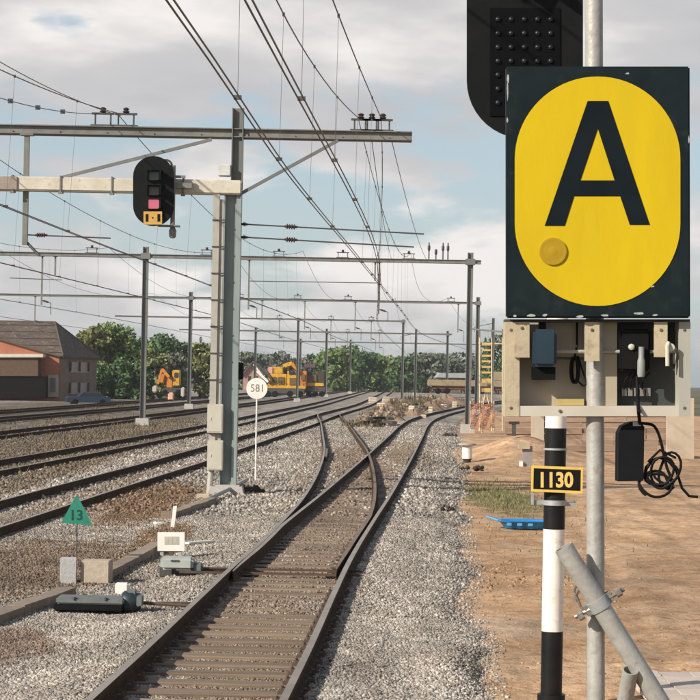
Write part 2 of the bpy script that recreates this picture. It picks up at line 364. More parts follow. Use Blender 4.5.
# ------------------------------------------------------------------ rails and sleepers
m_rail = mat('rail_rust', (0.050, 0.030, 0.019), (0.095, 0.054, 0.031), scale=5, rough=0.9, bump=0.2, spec=0.08)
m_run = mat('rail_running_surface', (0.38, 0.325, 0.26), (0.27, 0.215, 0.16), scale=1.2, rough=0.42, metal=0.4)
m_run2 = mat('rail_rusty_top', (0.21, 0.15, 0.105), (0.15, 0.10, 0.07), scale=2, rough=0.65)
PROF = [(-0.034, 0), (0.034, 0), (0.036, -0.008), (0.036, -0.036), (0.010, -0.052), (0.010, -0.128), (0.070, -0.146), (0.070, -0.160), (-0.070, -0.160), (-0.070, -0.146), (-0.010, -0.128), (-0.010, -0.052), (-0.036, -0.036), (-0.036, -0.008)]
def rail(parent, fx, y0, y1, top=m_run, tip=0.0, dz=0.0):
    ys = [y0]
    while ys[-1] < y1: ys.append(min(y1, ys[-1] + max(0.6, ys[-1] * 0.022)))
    ys = np.array(ys); xs = fx(ys); b = MB(); n = len(PROF); vs = []; fs = []
    for X, Y in zip(xs, ys):
        k_ = 1.0 if not tip else min(1.0, 0.3 + 0.7 * (Y - y0) / tip)
        for px, pz in PROF: vs.append((X + px * k_, Y, pz + dz))
    b.poly(vs, [])
    for i in range(len(ys) - 1):
        for k in range(n):
            k2 = (k + 1) % n; b.f.append((i * n + k, i * n + k2, (i + 1) * n + k2, (i + 1) * n + k)); b.mi.append(1 if k == 0 else 0)
    b.f.append(tuple(range(n - 1, -1, -1))); b.f.append(tuple((len(ys) - 1) * n + k for k in range(n))); b.mi += [0, 0]
    return b.build('rail', [m_rail, top], parent)
m_slp = mat('sleeper_wood', (0.25, 0.18, 0.12), (0.16, 0.112, 0.075), scale=3, rough=0.9, bump=0.5, bscale=25, vary=0.22, stretch=(0.25, 3, 3), c3=(0.28, 0.205, 0.135))
m_plate = mat('fastening_iron', (0.07, 0.048, 0.035), (0.11, 0.065, 0.04), scale=20, rough=0.75)
SLP = []
for k in range(4):
    b = MB(); n = 7; r2 = random.Random(k)
    vs = []
    for i in range(n):
        x = -0.5 + i / (n - 1)
        for (y, z) in ((-0.122, -0.12), (-0.122, -0.012), (-0.11, 0), (0.11, 0), (0.122, -0.012), (0.122, -0.12)):
            vs.append((x, y + r2.uniform(-.006, .006), z + (r2.uniform(-.006, .004) if z > -.1 else 0)))
    fs = [(i * 6 + j, (i + 1) * 6 + j, (i + 1) * 6 + (j + 1) % 6, i * 6 + (j + 1) % 6) for i in range(n - 1) for j in range(6)]
    fs += [tuple(range(6)), tuple(range(n * 6 - 1, n * 6 - 7, -1))]
    b.poly(vs, fs); me = bpy.data.meshes.new('sleeper'); me.from_pydata(b.v, [], b.f); me.materials.append(m_slp); SLP.append(me)
pb = MB(); pb.box((0, 0, 0.009), (0.30, 0.16, 0.016)); 
for sx in (-1, 1): pb.box((sx * 0.095, 0, 0.03), (0.05, 0.09, 0.035)); pb.lathe((sx * 0.115, 0.0, 0.017), (0, 0, 1), [(0, 0.018), (0.045, 0.018), (0.05, 0.01)], 6)
PLATE = bpy.data.meshes.new('baseplate'); PLATE.from_pydata(pb.v, [], pb.f); PLATE.materials.append(m_plate)
def sleeper(parent, x0, x1, y, k, plates=(), yaw=-0.05, z=-0.158):
    o = bpy.data.objects.new('sleeper', SLP[k % 4]); col.objects.link(o); o.parent = parent
    o.location = Vector(((x0 + x1) / 2, y, z)) - ORG[parent.name]; o.scale = (x1 - x0, 1, 1); o.rotation_euler = (random.uniform(-.01, .01), 0, yaw + random.uniform(-.008, .008))
    for px in plates:
        p = bpy.data.objects.new('baseplate', PLATE); col.objects.link(p); p.parent = o
        p.scale = (1 / (x1 - x0), 1, 1); p.location = ((px - (x0 + x1) / 2) / (x1 - x0), 0, 0)
    return o
G = 0.7525
t = thing('railway_track', (float(x_main(17)), 17, -0.2), 'rusty track with wooden sleepers and a left-hand turnout, running from the foreground', 'railway track')
rail(t, lambda y: x_main(y) + G, 6, 330)                                                    # right stock rail
rail(t, lambda y: np.where(y < 26, x_main(y), x_br(np.maximum(y, 20))) - G, 6, 150)          # left stock rail into the turnout
rail(t, lambda y: np.maximum(x_main(y) - G, x_br(y) - G + 0.066), 28, 330, tip=3.0, dz=-0.004)                  # left blade and straight rail
rail(t, lambda y: np.minimum(x_br(y) + G, x_main(y) + G - 0.12), 28.5, 152, m_run2, tip=3.0, dz=-0.003)         # right blade and curved rail
# check rails beside the crossing
rail(t, lambda y: x_main(y) + G - 0.085, 69, 77, m_run2); rail(t, lambda y: x_br(y) - G + 0.085, 69, 77, m_run2)
k = 0; y = 9.3
while y < 92:
    a = float(x_main(y)); c = float(x_br(y)) if y > 26 else a
    if y > 88: c = a
    lo, hi = min(a, c), max(a, c)
    sleeper(t, lo - 1.28 + random.uniform(-.05, .03), hi + 1.28 + random.uniform(-.03, .05), y, k, plates=[a - G, a + G] if 14 < y < 27 else (), z=-0.155 if y < 24.3 or 26.3 < y < 33 else -0.164)
    k += 1; y += 0.6 if y < 27 else 0.66
# slide plates, stretcher bars of the switch
b = MB()
for yy in (28.9, 29.5):
    b.bar((float(x_main(yy)) - G - 0.75, yy, -0.115), (float(x_main(yy)) + G + 0.2, yy - 0.03, -0.115), 0.045, 0.03)
b.build('stretcher_bar', m_plate, t)
b = MB()
for yy in np.arange(29, 36, 0.66):
    for s in (-1, 1): b = MB(); b.box((float(x_main(yy)) + s * (G - 0.08), yy, -0.150), (0.42, 0.16, 0.012)); b.build('slide_plate', m_plate, t)
for fx, y0, ya, yb, lab in ((x_l1, 8, 30, 82, 'first track left of the foreground track, beside the signal gantry post'), (x_l2, 30, 50, 84, 'second track left of the foreground track, beyond the pale stone strip'),
                            (x_l3, 50, 0, 0, 'third track from the right, beyond the line of grey masts'), (x_l4, 70, 0, 0, 'fourth track, on the dark ground before the brick shed'), (x_l5, 70, 0, 0, 'farthest track at left, nearest the brick shed')):
    t = thing('railway_track', (float(fx(60)), 60, -0.2), lab, 'railway track', 'yard tracks')
    for s in (-1, 1): rail(t, lambda y, s=s: fx(y) + s * G, y0, 420, m_run if fx in (x_l1, x_l2) else m_run2)
    y = ya; k = 1
    while y < yb: sleeper(t, float(fx(y)) - 1.28, float(fx(y)) + 1.28, y, k, z=-0.172); y += 0.6; k += 1

# ------------------------------------------------------------------ loose stone (stuff)
ICO = None
def ico():
    p = (1 + 5 ** .5) / 2
    v = np.array([(-1, p, 0), (1, p, 0), (-1, -p, 0), (1, -p, 0), (0, -1, p), (0, 1, p), (0, -1, -p), (0, 1, -p), (p, 0, -1), (p, 0, 1), (-p, 0, -1), (-p, 0, 1)], float); v /= np.linalg.norm(v[0])
    f = np.array([(0,11,5),(0,5,1),(0,1,7),(0,7,10),(0,10,11),(1,5,9),(5,11,4),(11,10,2),(10,7,6),(7,1,8),(3,9,4),(3,4,2),(3,2,6),(3,6,8),(3,8,9),(4,9,5),(2,4,11),(6,2,10),(8,6,7),(9,8,1)])
    return v, f
OCT = (np.array([(1, 0, 0), (-1, 0, 0), (0, 1, 0), (0, -1, 0), (0, 0, 1), (0, 0, -1)], float), np.array([(0, 2, 4), (2, 1, 4), (1, 3, 4), (3, 0, 4), (2, 0, 5), (1, 2, 5), (3, 1, 5), (0, 3, 5)]))
def stones(P, size, base):
    v, f = base; n = len(P)
    th = rng.uniform(0, 6.28, n); ph = rng.uniform(-1, 1, n)
    sc = size[:, None] * rng.uniform(0.6, 1.15, (n, 3)) * np.array([1, 1, 0.8])
    V = v[None] * (1 + rng.uniform(-0.26, 0.2, (n, len(v), 1))) * sc[:, None]
    c, s = np.cos(ph), np.sin(ph); y2 = V[..., 1] * c[:, None] - V[..., 2] * s[:, None]; z2 = V[..., 1] * s[:, None] + V[..., 2] * c[:, None]
    c, s = np.cos(th), np.sin(th); x3 = V[..., 0] * c[:, None] - y2 * s[:, None]; y3 = V[..., 0] * s[:, None] + y2 * c[:, None]
    V = np.stack([x3, y3, z2], -1) + P[:, None]
    Fc = f[None] + (np.arange(n) * len(v))[:, None, None]
    return V.reshape(-1, 3), Fc.reshape(-1, 3)
def stone_points(n, y0, y1, p=0.0, xr=None):
    Y = rng.uniform(y0, y1, n); lo = np.maximum(-0.172 * Y - 0.5, -16); hi = x_main(Y) + 2.75
    X = lo + (hi - lo) * rng.uniform(0, 1, n)
    return X, Y
def keep(X, Y):
    k = np.ones(len(X), bool)
    for f, s0 in ((x_main, 5), (x_br, 26), (x_l1, 5)):
        for s in (-1, 1): k &= ~((np.abs(X - f(Y) - s * G) < 0.085) & (Y > s0))
    # sleepers stay mostly clear: rows every 0.6 m inside the foreground track
    on = (np.abs(X - x_main(Y)) < 0.8) & (np.abs((Y - 0.05 * (x_main(Y) - X) - 9.3 + 0.3) % 0.6 - 0.3) < 0.14) & (Y < 27)
    on &= ~((Y > 24.2) & (Y < 26.4))
    k &= ~(on & (rng.uniform(0, 1, len(X)) > 0.07))
    tz = ((np.abs(X - x_main(Y)) < 0.72) | (np.abs(X - x_br(Y)) < 0.72)) & (Y > 27) & (Y < 92); k &= ~(tz & (rng.uniform(0, 1, len(X)) > 0.42))
    # thin the edge of the bed
    e = (X - x_main(Y) - 1.85 - 0.2 * sn(X * .3, Y, .5)) / 0.8; k &= rng.uniform(0, 1, len(X)) > e
    return k
m_stone = ground_mat('loose_stone', ((0.40, 0.345, 0.285), (0.46, 0.41, 0.345), (0.31, 0.26, 0.205)), 1.5, bump=0.4, boxes=STAINS)
def add_island(m, lo, hi):
    nt = m.node_tree; N = nt.nodes; L = nt.links; b = N['Principled BSDF']; src = b.inputs['Base Color'].links[0].from_socket
    g = N.new('ShaderNodeNewGeometry'); hs = N.new('ShaderNodeHueSaturation'); r = N.new('ShaderNodeValToRGB'); L.new(g.outputs['Random Per Island'], r.inputs[0])
    e = r.color_ramp.elements; e[0].color = (lo,) * 3 + (1,); e[1].color = (hi,) * 3 + (1,); q = e.new(0.25); q.color = ((lo + hi) * 0.42,) * 3 + (1,); q = e.new(0.8); q.color = ((lo + hi) * 0.55,) * 3 + (1,)
    L.new(r.outputs[0], hs.inputs['Value']); L.new(src, hs.inputs['Color']); L.new(hs.outputs[0], b.inputs['Base Color'])
add_island(m_stone, 0.38, 1.32)
def scatter(n, y0, y1, smin, smax, base):
    X, Y = stone_points(n, y0, y1); k = keep(X, Y); X, Y = X[k], Y[k]
    s = rng.uniform(smin, smax, len(X)) * rng.choice([1, 1, 1, 1.35], len(X))
    Z = np.where(X > x_main(Y) + 1.6, np.maximum(h_ball(X, Y), h_dirt(X, Y)), h_ball(X, Y)) + s * 0.15
    inn = (np.abs(X - x_main(Y)) < 0.95) & (Y < 27); s = np.where(inn & ((Y < 24.2) | (Y > 26.4)), s * 0.75, s); Z = np.where(inn & ((Y < 24.2) | (Y > 26.4)), Z + 0.0, Z)
    return stones(np.stack([X, Y, Z], -1), s, base)
PARTS = [scatter(46000, 15.2, 19, 0.010, 0.021, ico()), scatter(62000, 19, 24.5, 0.010, 0.022, OCT), scatter(90000, 24.5, 42, 0.014, 0.028, OCT), scatter(62000, 42, 135, 0.03, 0.062, OCT)]
off = 0; Vs = []; Fs = []
for v_, f_ in PARTS: Vs.append(v_); Fs.append(f_ + off); off += len(v_)
V = np.concatenate(Vs); Fc = np.concatenate(Fs)
stuff(link('ballast_gravel', fastmesh('ballast_gravel', V, Fc, m_stone, 3)), 'loose grey and tan ballast stones around the foreground track', 'gravel')
# clods and pebbles on the yard
n = 8000; Y = rng.uniform(16, 50, n) ; X = x_main(Y) + 2.0 + rng.exponential(1.9, n); ok = X < 0.17 * Y + 1; X, Y = X[ok], Y[ok]
s = rng.exponential(0.0055, len(X)) + 0.004; s = np.minimum(s, 0.04); Z = h_dirt(X, Y) - s * 0.15
X2 = rng.normal(2.4, .6, 420); Y2 = rng.normal(30.5, 1.5, 420); s2 = rng.exponential(.012, 420) + .005; X = np.append(X, X2); Y = np.append(Y, Y2); Z = np.append(Z, h_dirt(X2, Y2)); s = np.append(s, np.minimum(s2, .07))
V, Fc = stones(np.stack([X, Y, Z], -1), s, ico())
m_clod = mat('earth_clod', (0.38, 0.24, 0.135), (0.26, 0.16, 0.095), scale=6, rough=1, island=0.35, spec=0.1)
stuff(link('earth_clods', fastmesh('earth_clods', V, Fc, m_clod, 3)), 'clods and pebbles strewn over the brown yard', 'pebbles')

# ------------------------------------------------------------------ low plants (stuff)
def blades(name, X, Y, hf, hmin, hmax, w, m, label, cat):
    n = len(X); th = rng.uniform(0, 6.28, n); H = rng.uniform(hmin, hmax, n); le = rng.uniform(0, 0.6, n) * H; Z = hf(X, Y) - 0.01
    dx, dy = np.cos(th), np.sin(th); ph = rng.uniform(0, 6.28, n)
    b0 = np.stack([X - dx * w, Y - dy * w, Z], -1); b1 = np.stack([X + dx * w, Y + dy * w, Z], -1)
    t0 = np.stack([X + np.cos(ph) * le, Y + np.sin(ph) * le, Z + H], -1)
    V = np.stack([b0, b1, t0], 1).reshape(-1, 3); Fc = np.arange(n * 3).reshape(-1, 3)
    return stuff(link(name, fastmesh(name, V, Fc, m, 3)), label, cat)
m_grass = mat('yard_grass', (0.15, 0.155, 0.055), (0.22, 0.19, 0.09), scale=2, rough=0.9, island=0.35)
X = np.concatenate([rng.normal(3.75, 0.55, 2600), rng.uniform(2.2, 5.5, 500)]); Y = np.concatenate([rng.normal(52, 3.6, 2600), rng.uniform(30, 70, 500)])
blades('grass_patch', X, Y, h_dirt, 0.03, 0.11, 0.012, m_grass, 'short green grass patch on the yard behind the white post', 'grass')
m_weed = mat('dry_weed', (0.20, 0.115, 0.05), (0.15, 0.11, 0.05), scale=1.5, rough=0.95, island=0.45, c3=(0.12, 0.12, 0.05))
X = np.concatenate([rng.normal(-4.3, 0.5, 2600), rng.normal(-3.7, 0.55, 900), rng.normal(-2.75, 0.35, 700)]); Y = np.concatenate([rng.normal(45, 5, 2600), rng.normal(31, 2.5, 900), rng.normal(51.5, 1.2, 700)])
blades('dry_weeds', X, Y, h_ball, 0.02, 0.09, 0.014, m_weed, 'rusty brown low weeds between the tracks', 'weeds')
Xq = rng.uniform(-26, -7, 13000); Yq = rng.uniform(55, 190, 13000); ok = (sn(Xq * 1.0, Yq * .2, .9) > .25)
for f in (x_l1, x_l2, x_l3, x_l4, x_l5): ok &= np.abs(Xq - f(Yq)) > 1.0
blades('yard_weeds', Xq[ok], Yq[ok], h_ball, 0.05, 0.28, 0.03, mat('yard_weed', (0.11, 0.10, 0.045), (0.15, 0.11, 0.06), scale=.6, rough=0.95, island=0.45), 'brown and green weeds between the far left tracks', 'weeds')
# ------------------------------------------------------------------ shared materials
m_galv = mat('galvanised_steel', (0.40, 0.405, 0.39), (0.31, 0.315, 0.30), scale=12, rough=0.48, metal=0.25, bump=0.08, bscale=60)
m_tube = mat('scaffold_tube_steel', (0.43, 0.41, 0.37), (0.34, 0.32, 0.285), scale=14, rough=0.5, metal=0.2, bump=0.12, bscale=45, c3=(0.33, 0.29, 0.245))
m_dkst = mat('dark_steel', (0.05, 0.05, 0.05), (0.08, 0.07, 0.06), scale=8, rough=0.6)
m_mast = mat('mast_green_grey', (0.21, 0.25, 0.235), (0.27, 0.305, 0.29), scale=2.5, rough=0.65, stretch=(1, 1, 0.3))
m_mastg = mat('mast_weathered_grey', (0.13, 0.135, 0.125), (0.18, 0.18, 0.165), scale=2.0, rough=0.7, stretch=(1, 1, 0.3), vary=0.12)
m_beamg = mat('beam_grey_steel', (0.20, 0.195, 0.175), (0.14, 0.135, 0.12), scale=3, rough=0.6)
m_cream = mat('cream_paint', (0.60, 0.55, 0.44), (0.51, 0.46, 0.36), scale=3, rough=0.55, c3=(0.46, 0.41, 0.32))
m_crem2 = mat('duct_beige', (0.41, 0.385, 0.33), (0.35, 0.33, 0.275), scale=4, rough=0.6)
m_conc = mat('concrete', (0.44, 0.41, 0.37), (0.36, 0.33, 0.29), scale=8, rough=0.9, bump=0.3)
m_white = mat('white_paint', (0.80, 0.77, 0.70), (0.72, 0.68, 0.60), scale=5, rough=0.5)
m_black = mat('black_enamel', (0.005, 0.006, 0.0065), (0.009, 0.009, 0.009), scale=6, rough=0.6, spec=0.12)
m_insul = mat('brown_insulator', (0.05, 0.035, 0.03), (0.07, 0.04, 0.035), scale=5, rough=0.3)
m_wire = mat('copper_wire', (0.10, 0.085, 0.075), (0.13, 0.11, 0.09), scale=3, rough=0.55, metal=0.4)

# ------------------------------------------------------------------ portals
def ibeam(b, a, c, h, w):
    a = Vector(a); c = Vector(c); d = c - a; L = d.length; q = d.to_track_quat('X', 'Z').to_matrix(); m = (a + c) / 2
    b.box(m + Vector((0, 0, h / 2 - 0.012)), (L, w, 0.024), q); b.box(m - Vector((0, 0, h / 2 - 0.012)), (L, w, 0.024), q); b.box(m, (L, 0.03, h - 0.048), q)
def hmast(b, p, w, ht, z0=-0.2, lean=0.0):
    """H-section column"""
    x, y = p; z1 = z0 + ht
    for s in (-1, 1): b.box((x + s * (w / 2 - 0.012), y, (z0 + z1) / 2), (0.024, w * 0.9, ht))
    b.box((x, y, (z0 + z1) / 2), (w - 0.05, 0.024, ht))
def insulator(parent, base, axis, L=0.34, r=0.06):
    prof = [(0, 0.02), (0.03, 0.03)]
    n = 4
    for i in range(n):
        h = 0.05 + (L - 0.1) * i / n; st = (L - 0.1) / n
        prof += [(h, 0.028), (h + st * .35, r), (h + st * .55, r), (h + st * .9, 0.028)]
    prof += [(L - 0.02, 0.03), (L, 0.02)]
    return MB().lathe(base, axis, prof, 10).build('insulator', m_insul, parent, True)
def rack(parent, x, y, z, w=0.55, hh=0.30, m=None):
    """two short legs and a crossbar on the beam that carry a messenger wire"""
    b = MB()
    for s in (-1, 1): b.tube([(x + s * w / 2, y, z), (x + s * w / 2, y, z + hh)], 0.022, 6)
    b.box((x, y, z + hh), (w + 0.16, 0.07, 0.045)); b.box((x, y, z + 0.02), (w + 0.2, 0.2, 0.03))
    b.build('wire_rack', m or m_dkst, parent)
    MB().lathe((x, y, z + hh + 0.02), (0, 0, 1), [(0, 0.05), (0.03, 0.09), (0.06, 0.05), (0.1, 0.08), (0.13, 0.03)], 9).build('insulator', m_insul, parent, True)
def droppost(parent, x, y, z0, z1, w=0.09, m=None):
    b = MB(); b.box((x, y, (z0 + z1) / 2), (w, w, z0 - z1)); b.box((x, y, z0 - 0.03), (w * 2.6, w * 1.6, 0.05)); b.build('drop_post', m or m_beamg, parent)
def steady(parent, x, y, z, dx, zt):
    """steady arm from a drop post to the contact wire"""
    b = MB(); b.tube([(x, y, z + 0.25), (x + dx, y, z + 0.1), (x + dx, y, zt)], 0.02, 6); b.build('steady_arm', m_dkst, parent)
    insulator(parent, (x + dx * 0.1, y, z + 0.235), (dx, 0, -0.15), 0.36 if abs(dx) > 0.4 else 0.3, 0.065)

ZA = 8.22
# --- first portal, with the signal beam
YA = 50.0
PA = at(227.8, 490, YA); xA = PA.x
t = thing('signal_portal', (xA, YA, -0.2), 'tall green-grey catenary mast carrying a cream signal beam and a long upper beam', 'portal mast')
b = MB(); hmast(b, (xA, YA), 0.40, 7.1); b.box((xA + .13, YA - .1, 3.35), (.1, .06, 6.9)); b.build('mast', m_mast, t)
b = MB(); hmast(b, (xA + 0.075, YA), 0.27, 1.9, 6.9); b.build('mast_head', m_mastg, t)
b = MB(); b.box((xA - 0.03, YA, -0.15), (0.85, 0.8, 0.24), taper=0.88); b.box((xA, YA, -0.02), (0.56, 0.5, 0.05)); b.build('foundation', m_conc, t)
bx0 = -9.6; bx1 = at(412, 138, YA).x
b = MB(); ibeam(b, (bx0, YA, ZA), (bx1, YA, ZA), 0.21, 0.2); ibeam(b, (bx0, YA + 0.32, ZA), (bx1, YA + 0.32, ZA), 0.21, 0.2)
for x in np.arange(bx0 + .5, bx1, 1.1): b.box((x, YA + 0.16, ZA - 0.06), (0.06, 0.5, 0.05))
b.build('upper_beam', m_beamg, t)
# cream signal beam, hollow box with collars
zS = at(120, 186, YA).z
b = MB(); b.bevbox(((bx0 + xA + 0.2) / 2, YA - 0.05, zS), (xA + 0.2 - bx0, 0.42, 0.33), 0.03); sb = b.build('signal_beam', m_cream, t)
for px in (14, 62, 113, 184):
    p = at(px, 186, YA); b = MB(); b.box((p.x, YA - 0.05, zS), (0.035, 0.47, 0.385)); b.box((p.x, YA - 0.27, zS - 0.21), (0.09, 0.05, 0.05)); b.build('collar', m_beamg, sb)
b = MB(); b.box((at(8, 186, YA).x, YA - 0.05, zS), (0.5, 0.5, 0.30)); b.build('joint_sleeve', mat('rusted_sleeve', (0.34, 0.29, 0.24), (0.26, 0.2, 0.16), rough=0.7), sb)
b = MB(); b.bevbox((at(225, 172, YA).x, YA - 0.1, at(225, 171, YA).z), (0.30, 0.3, 0.28), 0.02); b.build('junction_box', mat('pale_grey_box', (0.60, 0.60, 0.55), rough=0.6), t)
# duct and cable boxes on the left face of the mast
dx = at(215.2, 300, YA).x
b = MB(); b.box((dx, YA - 0.16, 3.6), (0.15, 0.12, 6.4)); b.box((dx + 0.125, YA - 0.13, 3.8), (0.098, 0.09, 5.7)); b.build('cable_duct', m_crem2, t)
for (y0, y1) in ((404, 433), (440, 470)):
    c = at(216, (y0 + y1) / 2, YA); b = MB(); hh = (y1 - y0) / FPX * YA
    b.bevbox((c.x, YA - 0.2, c.z), (0.37, 0.24, hh), 0.015); o = b.build('cable_box', mat('cable_box_beige', (0.50, 0.47, 0.38), (0.43, 0.40, 0.32), scale=5, rough=0.6), t)
    b = MB(); b.box((c.x, YA - 0.323, c.z), (0.30, 0.008, hh - 0.08)); b.box((c.x - .1, YA - 0.331, c.z), (0.025, 0.012, 0.06)); b.build('box_lid', mat('box_lid_beige', (0.52, 0.485, 0.39), (0.46, 0.43, 0.345), scale=5, rough=0.6), o)
b = MB(); b.tube([(dx, YA - 0.15, 0.45), (dx - .05, YA - 0.2, -0.3)], 0.07, 8); b.build('cable_pipe', m_crem2, t)
b = MB()
for z in np.arange(1.2, 6.4, 0.62): b.box((dx + 0.06, YA - 0.235, z), (0.3, 0.012, 0.03))
b.build('duct_strap', m_dkst, t)
for (x0, y0, x1, y1) in ((62, 178, 212, 140), (241, 194, 338, 141)):
    a, c = at(x0, y0, YA), at(x1, y1, YA); b = MB(); b.bar((a.x, YA - 0.1, a.z), (c.x, YA - 0.1, c.z), 0.06, 0.075); b.build('diagonal_brace', m_mastg, t)
p = at(25, 245, YA); droppost(t, p.x, YA - 0.02, ZA - 0.1, p.z, 0.12)
insulator(t, (p.x + 0.22, YA, at(38, 235, YA).z), (1, 0, 0), 0.3, 0.06)
b = MB(); b.tube([(p.x, YA, at(38, 235, YA).z), (p.x + 2.0, YA, at(38, 236, YA).z - .02)], 0.016, 6); b.tube([(p.x, YA, p.z + 0.1), (p.x + 0.36, YA - 0.1, p.z - 0.25)], 0.035, 6); b.build('registration_arm', m_dkst, t)
for px in (103, 126): rack(t, at(px, 120, YA).x, YA, ZA + 0.1, 0.36, 0.3)
for px in (361, 372, 383): rack(t, at(px, 120, YA).x, YA, ZA + 0.1, 0.30, 0.27)
for (yy, xe) in ((224, 424), (237, 414)):
    a = at(241, yy, YA); c = at(xe, yy + 10, YA); b = MB(); b.tube([a, c], 0.017, 6); b.build('registration_arm', m_dkst, t)
    ia = at(284, yy + 2.3, YA); insulator(t, ia, c - a, 0.32, 0.065); insulator(t, a, c - a, 0.16, 0.06)
b = MB(); b.bevbox((at(240, 371, YA).x, YA, at(240, 371, YA).z), (0.16, 0.2, 0.4), 0.02); b.build('signal_housing', m_black, t)

def portal(Y, zb, x0, x1, masts, label, drops=(), racks=(), bh=0.2, mw=0.26, top=0.5, m=m_mastg):
    t = thing('catenary_portal', ((x0 + x1) / 2, Y, -0.2), label, 'portal mast', 'catenary portals')
    for mx in masts:
        b = MB(); hmast(b, (mx, Y), mw, zb + top + 0.2); o = b.build('mast', m, t)
        b = MB(); b.box((mx, Y, -0.05), (0.75, 0.75, 0.5), taper=0.9); b.build('foundation', m_conc, t)
        b = MB(); b.box((mx, Y, zb), (mw + 0.2, mw + 0.12, bh + 0.12)); b.build('beam_clamp', m_mastg, t)
    b = MB(); ibeam(b, (x0, Y - .1, zb), (x1, Y - .1, zb), bh, 0.16); ibeam(b, (x0, Y + .2, zb), (x1, Y + .2, zb), bh, 0.16); b.build('upper_beam', m_beamg, t)
    for (dxx, L, side) in drops:
        droppost(t, dxx, Y, zb - 0.08, zb - L, 0.085)
        if side: steady(t, dxx, Y, zb - L, side, 5.62 if L > 1.8 else zb - L - 0.2)
    for rx in racks: rack(t, rx, Y, zb + bh / 2, 0.5, 0.28)
    return t
def xs(Y): return [float(f(Y)) for f in (x_main, x_l1, x_l2, x_l3, x_l4)]
YB = 114.0; xm, a1, a2, a3, a4 = xs(YB)
ZBm = at(305, 259, YB).z
portal(YB, ZBm, -27, at(481, 262, YB).x, [at(143, 400, YB).x, at(468, 400, YB).x, -26], 'long portal spanning the yard behind the signal gantry, its right mast tallest on the right',
       drops=[(at(42, 280, YB).x, 2.7, .5), (at(55, 280, YB).x, 1.1, 0), (at(249, 280, YB).x, 2.75, .45), (at(375, 280, YB).x, 1.1, 0), (at(379, 290, YB).x, 2.85, .5)],
       racks=[at(92, 250, YB).x, at(207, 250, YB).x, at(279, 250, YB).x, at(343, 250, YB).x, at(409, 250, YB).x], mw=0.30)
tB = [o for o in bpy.data.objects if o.name.startswith('catenary_portal')][0]
b = MB()
for (px0, px1, yy) in ((249, 378, 281), (10, 62, 278)): a, c = at(px0, yy, YB), at(px1, yy + 2, YB); b.tube([a, c], 0.022, 6)
b.build('cross_span', m_dkst, tB)
for px in (429, 436, 443, 448):
    p = at(px, 250, YB); b = MB(); hh = 0.9 if px != 436 else 0.5; b.tube([(p.x, YB, ZBm + 0.1), (p.x, YB, ZBm + 0.1 + hh)], 0.04, 6); b.lathe((p.x, YB, ZBm + 0.1 + hh * .5), (0, 0, 1), [(0, .045), (.08, .075), (.26, .075), (.3, .045)], 8); b.build('switch_insulator', m_dkst, tB, True)
YD = 174.0; xm, a1, a2, a3, a4 = xs(YD); zd = at(300, 300, YD).z
portal(YD, zd, -30, at(480, 303, YD).x, [at(189, 400, YD).x, at(476.5, 400, YD).x], 'second portal beyond, its thin left mast standing just left of the gantry post',
       drops=[(a1 + .6, 2.4, .5), (a2 + .6, 2.4, .5), (a3 + .6, 2.4, .5), (xm + .6, 2.4, .5), (at(262, 310, YD).x, 1.7, 0), (at(35, 310, YD).x, 2.3, .4)], racks=[a1, a2, a3, xm, at(240, 290, YD).x], mw=0.30, bh=0.18)
YE = 236.0; xm, a1, a2, a3, a4 = xs(YE); ze = at(330, 320, YE).z
portal(YE, ze, -26, at(405, 321, YE).x, [at(297, 400, YE).x, at(402, 400, YE).x, at(212, 400, YE).x], 'third portal beyond, low thin beam in front of the yellow crane',
       drops=[(a1, 2.2, .5), (a2, 2.2, .5), (a3, 2.2, .5), (a4, 2.2, .5)], racks=[a1, a2, a3], mw=0.27, bh=0.17, top=0.2)
YF = 300.0; xm, a1, a2, a3, a4 = xs(YF)
portal(YF, 8.9, -24, at(452, 330, YF).x, [at(326, 380, YF).x, at(447, 380, YF).x, at(255, 380, YF).x], 'fourth portal beyond, masts standing before the distant tree line',
       drops=[(a1, 2.2, .5), (a2, 2.2, .5), (xm - 1, 2.2, .5)], racks=[a1, a2], mw=0.34, bh=0.2)
YG = 375.0
portal(YG, 8.8, -24, 26, [at(415, 380, YG).x, at(350, 380, YG).x, at(300, 380, YG).x, at(200, 380, YG).x], 'farthest portal, faint thin beam above the distant trees', mw=0.36, bh=0.22)
for px, topy, Y, lab in ((492, 318, 205, 'lone far mast rising behind the yellow ladder tower'), (415, 329, 255, 'short far mast right of the third portal'),):
    p = at(px, 400, Y); zt = at(px, topy, Y).z; t = thing('catenary_mast', (p.x, Y, -0.2), lab, 'mast')
    b = MB(); hmast(b, (p.x, Y), 0.27, zt + 0.2); b.build('mast', m_mastg, t)
    b = MB(); b.bar((p.x - 1.8, Y, zt - 0.9), (p.x, Y, zt - 0.5), 0.06, 0.06); b.tube([(p.x - 1.8, Y, zt - .9), (p.x - 1.8, Y, zt - 1.4)], .03, 6); b.build('cantilever', m_dkst, t)

